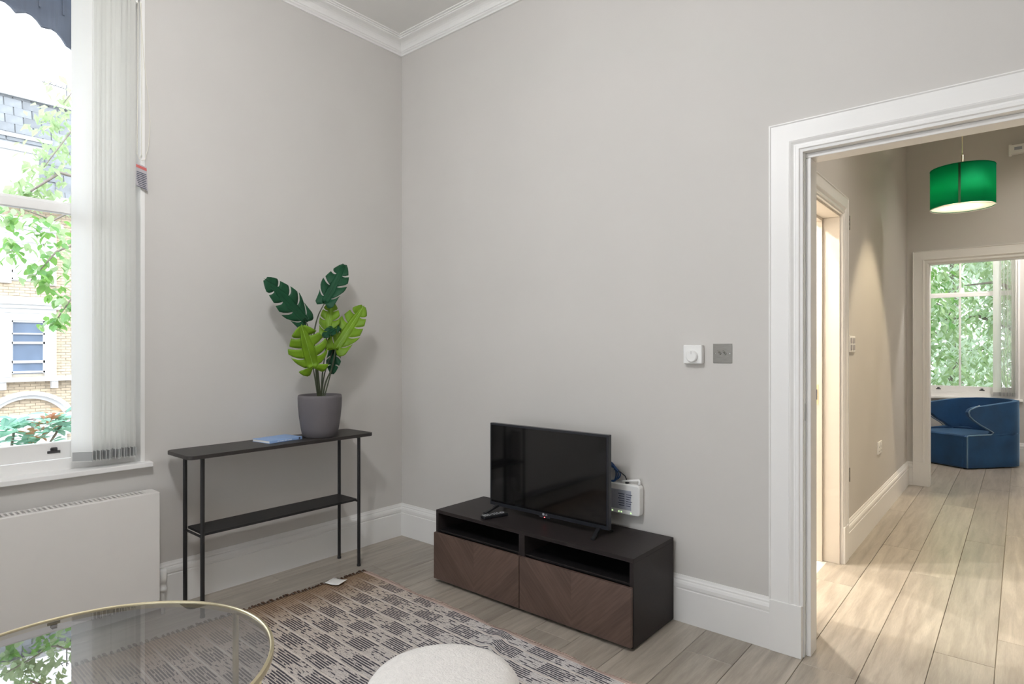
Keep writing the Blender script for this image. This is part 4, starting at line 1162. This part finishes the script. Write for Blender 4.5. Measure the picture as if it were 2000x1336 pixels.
wb = thing('wall_box', 'white wall mounted unit high above the bedroom doorway', 'wall unit', (3.24, 3.98, 2.92))
obj('housing', MB().box((3.135, 3.915, 2.885), (3.42, 3.98, 2.960)), M['plastic'], wb, bevel=0.008)
obj('end_cap', MB().box((3.128, 3.920, 2.876), (3.150, 3.98, 2.968)), M['plastic'], wb, bevel=0.006)
obj('display', MB().box((3.165, 3.912, 2.912), (3.215, 3.916, 2.936)), M['greylabel'], wb)

# ================================================================== BLUE ARMCHAIR
A_ = V((2.26, 5.432)); B_ = V((2.765, 5.155))
fdir = (A_ - B_).normalized(); nrm = V((-fdir.y, fdir.x))
if nrm.y < 0: nrm = -nrm
nrm = V((0.64, 0.768))
AC = B_ + fdir * 0.28 + nrm * 0.33
ch = thing('armchair', 'deep blue velvet armchair with winged arms beside the bedroom window', 'armchair', (AC.x, AC.y, 0))
def cp(s, f, z):
    """s: across from corner B to corner A, f: depth from the front"""
    q = B_ + fdir * s + nrm * f
    return (q.x, q.y, z)
WF = (A_ - B_).length
# plan path of the shell: B corner -> side B -> round back -> side A -> A corner
path = []
ctrl = [(0, 0.0), (0.0, 0.40), (0.0, 0.60), (0.07, 0.70), (WF / 2, 0.73), (WF - 0.06, 0.66), (WF + 0.0, 0.50), (WF + 0.01, 0.32), (WF, 0.0)]
def catmull(P, n=6):
    out = []
    for i in range(len(P) - 1):
        p0, p1, p2, p3 = P[max(0, i - 1)], P[i], P[i + 1], P[min(len(P) - 1, i + 2)]
        for k in range(n):
            t = k / n
            out.append(tuple(0.5 * (2 * p1[d] + (p2[d] - p0[d]) * t + (2 * p0[d] - 5 * p1[d] + 4 * p2[d] - p3[d]) * t * t + (3 * p1[d] - p0[d] - 3 * p2[d] + p3[d]) * t ** 3) for d in (0, 1)))
    out.append(P[-1]); return out
pp = catmull(ctrl, 8)
acc = [0]
for a, b in zip(pp, pp[1:]): acc.append(acc[-1] + math.hypot(b[0] - a[0], b[1] - a[1]))
TOT = acc[-1]
def at_len(s):
    s = max(0, min(TOT, s))
    for i in range(len(acc) - 1):
        if s <= acc[i + 1]:
            t = (s - acc[i]) / (acc[i + 1] - acc[i]); return (pp[i][0] + (pp[i + 1][0] - pp[i][0]) * t, pp[i][1] + (pp[i + 1][1] - pp[i][1]) * t)
    return pp[-1]
rows = [(0.015, 0.0), (0.12, 0.0), (0.24, 0.0), (0.335, 0.0), (0.350, 0.02), (0.354, 0.30), (0.375, 0.33), (0.41, 0.27), (0.46, 0.17), (0.51, 0.09), (0.55, 0.045), (0.59, 0.03), (0.62, 0.05), (0.64, 0.10)]
sh = MB()
NU = 44
Rw = []
rowsA = [0, 0, 0, 0, 0.03, 0.44, 0.48, 0.44, 0.35, 0.28, 0.21, 0.16, 0.15, 0.18]
for (z, s0), s1 in zip(rows, rowsA):
    Rw.append([cp(*at_len(s0 + (TOT - s0 - s1) * k / NU), z + (0.0 if z < 0.6 else 0.045 * math.sin(PI * k / NU) ** 1.5)) for k in range(NU + 1)])
Rw.append([cp(*at_len(0.16 + (TOT - 0.40) * k / NU), 0.648 + 0.060 * math.sin(PI * k / NU) ** 1.2) for k in range(NU + 1)])
sh.rings(Rw, cap=False, closed=False)
shell = obj('back_shell', sh, M['velvet'], ch, smooth=True)
md = shell.modifiers.new('solid', 'SOLIDIFY'); md.thickness = 0.055; md.offset = 0.0
md = shell.modifiers.new('bevel', 'BEVEL'); md.width = 0.012; md.segments = 3; md.limit_method = 'ANGLE'; md.angle_limit = math.radians(50)
M['velvethighlight'] = mat('velvet_edge_highlight', srgb(96, 128, 152), 0.7, noise=0.1, sheen=0.6)
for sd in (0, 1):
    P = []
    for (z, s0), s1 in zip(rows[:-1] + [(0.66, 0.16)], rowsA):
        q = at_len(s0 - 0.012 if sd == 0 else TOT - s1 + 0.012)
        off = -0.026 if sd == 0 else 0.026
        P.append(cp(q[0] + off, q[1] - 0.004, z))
    obj('edge_tube', MB().tube(P, 0.006, 6), M['velvethighlight'], shell, smooth=True)  # pale tubes paint the highlight along the shell's rounded edges
st_ = MB()
sp_ = [cp(0.0 + 0.01, -0.005, 0), cp(WF - 0.01, -0.005, 0), cp(WF - 0.01, 0.30, 0), cp(WF - 0.02, 0.46, 0), cp(WF - 0.10, 0.58, 0), cp(0.10, 0.66, 0), cp(0.02, 0.56, 0), cp(0.0, 0.32, 0)]
st_.prism([(p[0], p[1]) for p in sp_], 0.012, 0.352)
obj('seat', st_, M['velvet'], ch, bevel=0.02, seg=4)
st_ = MB(); st_.prism([(p[0] * 0.94 + AC.x * 0.06, p[1] * 0.94 + AC.y * 0.06) for p in sp_], 0.0, 0.02)
obj('base', st_, M['blackplastic'], ch)

# ================================================================== OUTSIDE
struct('ground', MB().box((-40, -30, -3.7), (20, 40, -3.6)), M['ground'])
struct('trim_2', MB().box((-0.31, -5.3, -3.6), (-0.30, 0.1, 0.66)), M['extwall'])['label'] = 'outer brickwork below the windows'
# scalloped boards above each window
def valance(yc, lab):
    P = []
    N = 60
    for k in range(N + 1):
        y = -0.62 + 1.24 * k / N
        arch = -0.13 * (abs(y) / 0.45) ** 3 * (1 if abs(y) < 0.45 else 1.15)
        ph = (y / 0.105) % 1
        P.append((yc + y, 2.935 + max(arch, -0.36) + 0.034 * math.sin(ph * PI)))
    P += [(yc + 0.62, 3.36), (yc - 0.62, 3.36)]
    t = MB().prism(P, -0.62, -0.60, 'X')
    v_ = thing('window_valance', lab, 'valance', (-0.45, yc, 3.3))
    obj('scalloped_board', t, M['valance'], v_)
    r = MB()
    for k in range(13):
        y = yc - 0.60 + 0.1 * k
        r.box((-0.598, y - 0.004, 2.99 if abs(y - yc) < 0.42 else 2.86), (-0.592, y + 0.004, 3.36))
    obj('batten_strip', r, M['valance'], v_)
    for s in (-1, 1):
        obj('bracket', MB().box((-0.60, yc + s * 0.60 - 0.02, 3.20), (-0.30, yc + s * 0.60 + 0.02, 3.24)), M['valance'], v_)
valance(-2.15, 'slate blue scalloped board above the near window outside')
valance(-4.20, 'slate blue scalloped board outside the unseen second window')

# ---- terrace across the street
FX = -17.0
bd = thing('terraced_house', 'pale brick terrace with white stucco windows and slate roof across the street', 'building', (FX, 1.5, -3.6))
obj('brick_wall', MB().box((FX - 0.5, -9, -3.6), (FX - 0.02, 12, 5.05)), M['mortar'], bd)
bays = [-5.04, -1.84, 1.36, 4.56, 7.76]
bm_ = MB()
zc = -1.2; row = 0
while zc < 5.0:
    y = -3.2 + (0.1125 if row % 2 else 0)
    while y < 5.6:
        inwin = any(abs(y + 0.1 - b) < 0.50 and ((0.42 < zc < 2.3) or (3.0 < zc < 4.4)) for b in bays)
        if not inwin: bm_.box((FX - 0.03, y, zc), (FX - 0.006 + 0.004 * ((row * 7 + int(y * 9)) % 3), y + 0.214, zc + 0.064))
        y += 0.225
    zc += 0.075; row += 1
b_ = obj('bricks', bm_, M['brick'], bd); b_['kind'] = 'stuff'
def far_window(yc, z0, z1, w, ped=False, curtain=False):
    s = MB()
    s.box((FX - 0.02, yc - w / 2 - 0.24, z0 - 0.08), (FX + 0.08, yc - w / 2, z1)); s.box((FX - 0.02, yc + w / 2, z0 - 0.08), (FX + 0.08, yc + w / 2 + 0.24, z1))
    s.box((FX - 0.02, yc - w / 2 - 0.24, z1), (FX + 0.08, yc + w / 2 + 0.24, z1 + 0.32))
    s.box((FX + 0.08, yc - w / 2 - 0.16, z1 + 0.20), (FX + 0.11, yc + w / 2 + 0.16, z1 + 0.24))
    s.box((FX + 0.08, yc - w / 2 - 0.05, z0), (FX + 0.10, yc - w / 2, z1)); s.box((FX + 0.08, yc + w / 2, z0), (FX + 0.10, yc + w / 2 + 0.05, z1))
    f = obj('window', s, M['stucco'], bd)
    c = MB()
    c.box((FX, yc - w / 2 - 0.32, z1 + 0.32), (FX + 0.16, yc + w / 2 + 0.32, z1 + 0.42)); c.box((FX, yc - w / 2 - 0.36, z1 + 0.42), (FX + 0.24, yc + w / 2 + 0.36, z1 + 0.55)); c.box((FX, yc - w / 2 - 0.30, z1 + 0.55), (FX + 0.20, yc + w / 2 + 0.30, z1 + 0.62))
    obj('window_hood', c, M['stucco'], f)
    g = MB().box((FX - 0.04, yc - w / 2, z0), (FX - 0.012, yc + w / 2, z1))
    obj('pane', g, M['curtain'] if curtain else M['farglass'], f)
    b = MB()
    h = z1 - z0
    for zz, t in ((z0 + 0.02, 0.05), (z0 + h * 0.20, 0.07), (z0 + h * 0.56, 0.06), (z0 + h * 0.74, 0.035)):
        b.box((FX - 0.02, yc - w / 2, zz), (FX + 0.03, yc + w / 2, zz + t))
    b.box((FX - 0.02, yc - w / 2, z0), (FX + 0.03, yc - w / 2 + 0.04, z1)); b.box((FX - 0.02, yc + w / 2 - 0.04, z0), (FX + 0.03, yc + w / 2, z1)); b.box((FX - 0.02, yc - w / 2, z1 - 0.05), (FX + 0.03, yc + w / 2, z1))
    obj('sash_bars', b, M['stucco'], f)
    return f
for yc in bays:
    far_window(yc, 0.56, 1.97, 0.72)
    far_window(yc, 3.02, 4.05, 0.72, curtain=(yc == 1.36))
    # segmental pediment over the ground floor window
    a = MB(); N = 16
    for ri, ro_, dx in ((0.92, 1.02, 0.10), (1.02, 1.12, 0.22)):
        inn = [(yc + ri * math.sin(t), -1.02 + ri * math.cos(t)) for t in [(-0.98 + 1.96 * k / N) for k in range(N + 1)]]
        out = [(yc + ro_ * math.sin(t), -1.02 + ro_ * math.cos(t)) for t in [(-0.98 + 1.96 * k / N) for k in range(N + 1)]]
        a.prism(inn + out[::-1], FX, FX + dx, 'X')
    a.box((FX, yc - 0.98, -0.62), (FX + 0.20, yc + 0.98, -0.52)); a.box((FX, yc - 0.90, -0.78), (FX + 0.12, yc + 0.90, -0.66)); a.box((FX, yc - 0.90, -1.05), (FX + 0.06, yc + 0.90, -0.78)); a.box((FX, yc - 0.92, -1.12), (FX + 0.10, yc + 0.92, -1.05))
    obj('pediment', a, M['stucco'], bd)
    w = obj('window', MB().box((FX, yc - 0.85, -3.0), (FX + 0.05, yc + 0.85, -1.12)), M['stucco'], bd)
    for s in (-0.42, 0.42): obj('pane', MB().box((FX + 0.05, yc + s - 0.33, -2.9), (FX + 0.06, yc + s + 0.33, -1.3)), M['farglass'], w)
    for s in (-0.55, 0.55):
        obj('bracket', MB().box((FX, yc + s - 0.07, 0.16), (FX + 0.18, yc + s + 0.07, 0.36)), M['stucco'], bd)
obj('sill_course', MB().box((FX, -9, 0.36), (FX + 0.24, 12, 0.47)), M['stucco'], bd)
obj('string_course', MB().box((FX, -9, 4.98), (FX + 0.40, 12, 5.30)), M['stucco'], bd)
# mansard roof, slates as pieces where they show
roofp = lambda z: FX - 0.05 - (z - 5.2) * 0.30
obj('roof', MB().prism([(FX - 0.06, 5.2), (roofp(8.15), 8.15), (FX - 4, 8.15), (FX - 4, 5.2)], -9, 12, 'Y'), M['slate'], bd)
def slate_mesh():
    mb = MB(); mb.box((0, 0.014, 0.012), (0.016, 0.386, 0.262))
    me = bpy.data.meshes.new('slate'); mb.bm.to_mesh(me); mb.bm.free(); me.materials.append(M['slate']); return me
SM = slate_mesh()
rest = MB()
cnt = 0; row = 0; z = 5.3
while z < 8.1:
    y = -2.6 + (0.2 if row % 2 else 0)
    while y < 5.4:
        vis = 0.2 < y < 2.7 and z > 5.6
        if any(abs(y + 0.2 - (b - 0.45)) < 0.95 and z < 6.75 for b in bays[1:4]): y += 0.4; continue
        if vis and cnt < 290:
            o = bpy.data.objects.new('slate', SM); COL.objects.link(o); o.parent = bd
            o.location = V((roofp(z) + 0.004 + random.random() * 0.01, y, z)) - V((FX, 1.5, -3.6)); o.rotation_euler = (0, -math.radians(14), 0)
            cnt += 1
        else:
            rest.box((0, 0.006, 0), (0.014, 0.394, 0.27), Matrix.Translation((roofp(z) + 0.006, y, z)) @ Matrix.Rotation(-math.radians(14), 4, 'Y'))
        y += 0.4
    z += 0.25; row += 1
o = obj('outer_slates', rest, M['slate'], bd); o['kind'] = 'stuff'
obj('roof_ridge', MB().box((roofp(8.15) - 0.1, -9, 8.12), (roofp(8.15) + 0.14, 12, 8.27)), M['lead'], bd)
for b in bays:
    c = b - 0.45
    d = MB(); d.box((FX - 1.2, c - 0.68, 5.35), (FX + 0.02, c + 0.68, 6.42))
    dm = obj('dormer', d, M['stucco'], bd)
    obj('dormer_roof', MB().box((FX - 1.4, c - 0.80, 6.42), (FX + 0.10, c + 0.80, 6.60)), M['lead'], dm)
    obj('flashing', MB().box((FX - 0.6, c - 0.90, 6.92), (roofp(6.92) + 0.06, c + 1.1, 7.02)), M['lead'], dm)
    for s in (-0.33, 0.33):
        obj('pane', MB().box((FX + 0.02, c + s - 0.24, 5.72), (FX + 0.03, c + s + 0.24, 6.30)), M['curtain'], dm)
        q = MB(); q.box((FX + 0.02, c + s - 0.28, 5.68), (FX + 0.05, c + s - 0.24, 6.34)); q.box((FX + 0.02, c + s + 0.24, 5.68), (FX + 0.05, c + s + 0.28, 6.34)); q.box((FX + 0.02, c + s - 0.24, 5.68), (FX + 0.05, c + s + 0.24, 5.72)); q.box((FX + 0.02, c + s - 0.24, 6.30), (FX + 0.05, c + s + 0.24, 6.34)); q.box((FX + 0.02, c + s - 0.02, 5.72), (FX + 0.05, c + s + 0.02, 6.30))
        obj('casement', q, M['stucco'], dm)
aer = MB()
aer.tube([(FX - 1.6, 2.6, 8.2), (FX - 1.6, 2.6, 9.1)], 0.02, 6); aer.tube([(FX - 1.6, 2.0, 9.0), (FX - 1.6, 2.9, 8.95)], 0.014, 6)
for k in range(6): aer.tube([(FX - 1.75, 2.05 + 0.14 * k, 9.0), (FX - 1.45, 2.05 + 0.14 * k, 9.0)], 0.010, 5)
obj('aerial', aer, M['darkmetal'], bd)

# ---- trees: leaf pieces with shared meshes
def leaf_mesh(L, W, m, name='leaf'):
    bm = bmesh.new()
    pts = [(0, 0, 0), (W * 0.42, L * 0.28, 0.06 * L), (W * 0.5, L * 0.5, 0.08 * L), (W * 0.3, L * 0.8, 0.03 * L), (0, L, -0.08 * L), (-W * 0.3, L * 0.8, 0.03 * L), (-W * 0.5, L * 0.5, 0.08 * L), (-W * 0.42, L * 0.28, 0.06 * L)]
    mid = [(0, L * 0.28, 0), (0, L * 0.5, 0), (0, L * 0.8, -0.02 * L)]
    v = [bm.verts.new(p) for p in pts]; c = [bm.verts.new(p) for p in mid]
    for f in ((v[0], v[1], c[0]), (v[1], v[2], c[1], c[0]), (v[2], v[3], c[2], c[1]), (v[3], v[4], c[2]), (v[0], c[0], v[7]), (v[7], c[0], c[1], v[6]), (v[6], c[1], c[2], v[5]), (v[5], c[2], v[4])):
        bm.faces.new(f)
    me = bpy.data.meshes.new(name); bm.to_mesh(me); bm.free(); me.materials.append(m)
    return me
def rot_rand(R, droop=0.7):
    return Quaternion((0, 0, 1), R.random() * 2 * PI) @ Quaternion((1, 0, 0), -droop - R.random() * 0.8 + 0.4) @ Quaternion((0, 1, 0), (R.random() - 0.5) * 1.4)
def place_leaves(parent, org, clusters, metas, n, R, scale=(0.75, 1.25), droop=0.7):
    for k in range(n):
        c, r = clusters[k % len(clusters)]
        p = V(c) + V([R.gauss(0, 1) * r * s for s in (1, 1, 0.75)])
        o = bpy.data.objects.new('leaf', metas[k % len(metas)]); COL.objects.link(o); o.parent = parent
        o.location = p - V(org); o.rotation_mode = 'QUATERNION'; o.rotation_quaternion = rot_rand(R, droop)
        s = scale[0] + R.random() * (scale[1] - scale[0]); o.scale = (s, s, s)
def mass_leaves(parent, org, clusters, m, n, R, L, W, name='foliage', droop=0.7):
    verts, faces = [], []
    base = [(0, 0, 0), (W * 0.45, L * 0.45, 0.08 * L), (0, L, -0.05 * L), (-W * 0.45, L * 0.45, 0.08 * L)]
    for k in range(n):
        c, r = clusters[k % len(clusters)]
        p = V(c) + V([R.gauss(0, 1) * r * s for s in (1, 1, 0.75)]) - V(org)
        q = rot_rand(R, droop); s = 0.7 + 0.6 * R.random()
        i = len(verts)
        verts += [tuple(p + q @ (V(b) * s)) for b in base]
        faces += [(i, i + 1, i + 2), (i, i + 2, i + 3)]
    me = bpy.data.meshes.new(name); me.from_pydata(verts, [], faces); me.materials.append(m)
    o = bpy.data.objects.new(name, me); COL.objects.link(o); o.parent = parent; o['kind'] = 'stuff'
    return o
R = random.Random(11)
TO = (-4.6, 0.6, -3.6)
tr = thing('street_tree', 'leafy green street tree branches hanging outside the near window', 'tree', TO)
obj('trunk', MB().tube([(-4.6, 0.6, -3.6), (-4.55, 0.6, -1), (-4.6, 0.5, 1.5), (-4.5, 0.3, 3.6), (-4.4, 0.2, 5.2)], 0.14, 10, radii=[0.2, 0.16, 0.13, 0.09, 0.04]), M['bark'], tr, smooth=True)
brs = [[(-4.55, 0.4, 2.9), (-4.3, -0.5, 2.9), (-4.1, -1.0, 2.52), (-4.0, -1.45, 2.62)], [(-4.5, 0.4, 2.5), (-4.2, -0.4, 2.55), (-4.0, -1.0, 2.20), (-4.0, -1.20, 1.9)],
       [(-4.5, 0.4, 2.2), (-4.2, -0.3, 2.2), (-4.0, -0.85, 1.8), (-4.0, -1.04, 1.46)], [(-4.5, 0.3, 3.4), (-4.3, -0.5, 3.6), (-4.1, -0.85, 3.45), (-4.0, -1.1, 3.0)],
       [(-4.5, 0.3, 3.6), (-4.4, -0.3, 4.0), (-4.2, -0.75, 4.0), (-4.1, -0.92, 3.7)], [(-4.3, -0.4, 3.0), (-4.1, -0.95, 3.0), (-4.0, -1.2, 2.75)]]
for b in brs: obj('branch', MB().tube(b, 0.02, 6, radii=[0.028, 0.016, 0.009, 0.004][:len(b)]), M['bark'], tr, smooth=True)
cl1 = [((-4.0, -1.40, 2.50), .07), ((-4.0, -1.28, 2.48), .08), ((-4.05, -1.15, 2.50), .08), ((-4.0, -1.04, 2.38), .09), ((-4.0, -1.30, 2.15), .08), ((-4.0, -1.15, 2.2), .10), ((-4.0, -1.18, 2.0), .08),
       ((-4.0, -1.00, 2.1), .10), ((-4.05, -0.92, 1.9), .09), ((-4.05, -0.88, 2.35), .10), ((-4.0, -0.95, 1.75), .06), ((-4.0, -1.00, 1.58), .05), ((-4.0, -1.04, 1.50), .04), ((-4.0, -0.90, 1.66), .05), ((-4.0, -1.36, 2.28), .06), ((-4.0, -1.1, 1.9), .06)]
LA = [leaf_mesh(0.105, 0.062, M['leafA']), leaf_mesh(0.085, 0.055, M['leafA']), leaf_mesh(0.10, 0.06, M['leafB'])]
place_leaves(tr, TO, cl1, LA, 230, R)
cl2 = [((-4.3, -0.95, 3.55), .10), ((-4.3, -0.90, 3.3), .12), ((-4.3, -1.00, 3.05), .12), ((-4.3, -1.1, 2.85), .10), ((-4.3, -0.8, 3.8), .12), ((-4.4, -0.7, 3.2), .2), ((-4.4, -0.75, 2.7), .18), ((-4.3, -1.2, 2.72), .08), ((-4.4, -0.8, 2.2), .15)]
mass_leaves(tr, TO, cl2, M['leafB'], 520, R, 0.10, 0.06)
cl3 = [((-4.8 + R.gauss(0, .5), 1.0 + abs(R.gauss(0, .6)), 3.6 + R.gauss(0, .8)), .35) for _ in range(16)]
mass_leaves(tr, TO, cl3, M['leafA'], 2200, R, 0.10, 0.06)
# balcony shrub right outside the near window
SO = (-1.5, -1.75, 0.15)
sb = thing('balcony_shrub', 'teal and russet leaved shrub low outside the near window', 'shrub', SO)
obj('planter', MB().box((-1.72, -2.6, -0.25), (-1.30, -1.1, 0.22)), M['lead'], sb, bevel=0.01)
for k in range(9):
    y = -2.3 + 0.12 * k
    obj('stem', MB().tube([(-1.5, y, 0.2), (-1.5 + R.gauss(0, .04), y + R.gauss(0, .04), 0.6), (-1.5 + R.gauss(0, .08), y + 0.05, 0.80)], 0.008, 6), M['bark'], sb, smooth=True)
LC = [leaf_mesh(0.10, 0.036, M['leafC']), leaf_mesh(0.12, 0.04, M['leafC']), leaf_mesh(0.09, 0.034, M['leafD'])]
cs = [((-1.5, -2.3, 0.62), .09), ((-1.5, -2.1, 0.66), .09), ((-1.5, -1.95, 0.70), .08), ((-1.5, -1.86, 0.74), .06), ((-1.5, -1.80, 0.78), .03), ((-1.5, -1.76, 0.68), .04), ((-1.5, -1.70, 0.66), .03), ((-1.5, -1.64, 0.74), .04), ((-1.5, -1.58, 0.80), .05), ((-1.5, -1.52, 0.72), .04), ((-1.5, -1.45, 0.76), .05)]
place_leaves(sb, SO, cs, LC[:2], 170, R, droop=-0.2)
place_leaves(sb, SO, [((-1.48, -1.64, 0.78), .035), ((-1.48, -1.60, 0.83), .03), ((-1.48, -1.68, 0.72), .03)], LC[2:], 36, R, scale=(0.6, 1), droop=-0.2)
# trees behind the bedroom window
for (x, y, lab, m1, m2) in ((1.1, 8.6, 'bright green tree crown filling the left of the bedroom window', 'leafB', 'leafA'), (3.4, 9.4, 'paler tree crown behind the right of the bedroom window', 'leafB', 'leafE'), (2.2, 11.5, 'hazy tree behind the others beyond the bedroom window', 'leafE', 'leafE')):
    org = (x, y, -3.6)
    t2 = thing('garden_tree', lab, 'tree', org)
    obj('trunk', MB().tube([(x, y, -3.6), (x + 0.1, y, -0.5), (x, y + 0.1, 2.0), (x + 0.1, y, 4.0)], 0.12, 10, radii=[0.2, 0.15, 0.10, 0.04]), M['bark'], t2, smooth=True)
    for k in range(8):
        a = k * 0.8; z = -0.6 + 0.5 * k
        obj('branch', MB().tube([(x, y, z), (x + 0.7 * math.cos(a), y + 0.5 * math.sin(a), z + 0.35), (x + 1.3 * math.cos(a), y + 0.8 * math.sin(a), z + 0.3)], 0.03, 6, radii=[0.045, 0.025, 0.008]), M['bark'], t2, smooth=True)
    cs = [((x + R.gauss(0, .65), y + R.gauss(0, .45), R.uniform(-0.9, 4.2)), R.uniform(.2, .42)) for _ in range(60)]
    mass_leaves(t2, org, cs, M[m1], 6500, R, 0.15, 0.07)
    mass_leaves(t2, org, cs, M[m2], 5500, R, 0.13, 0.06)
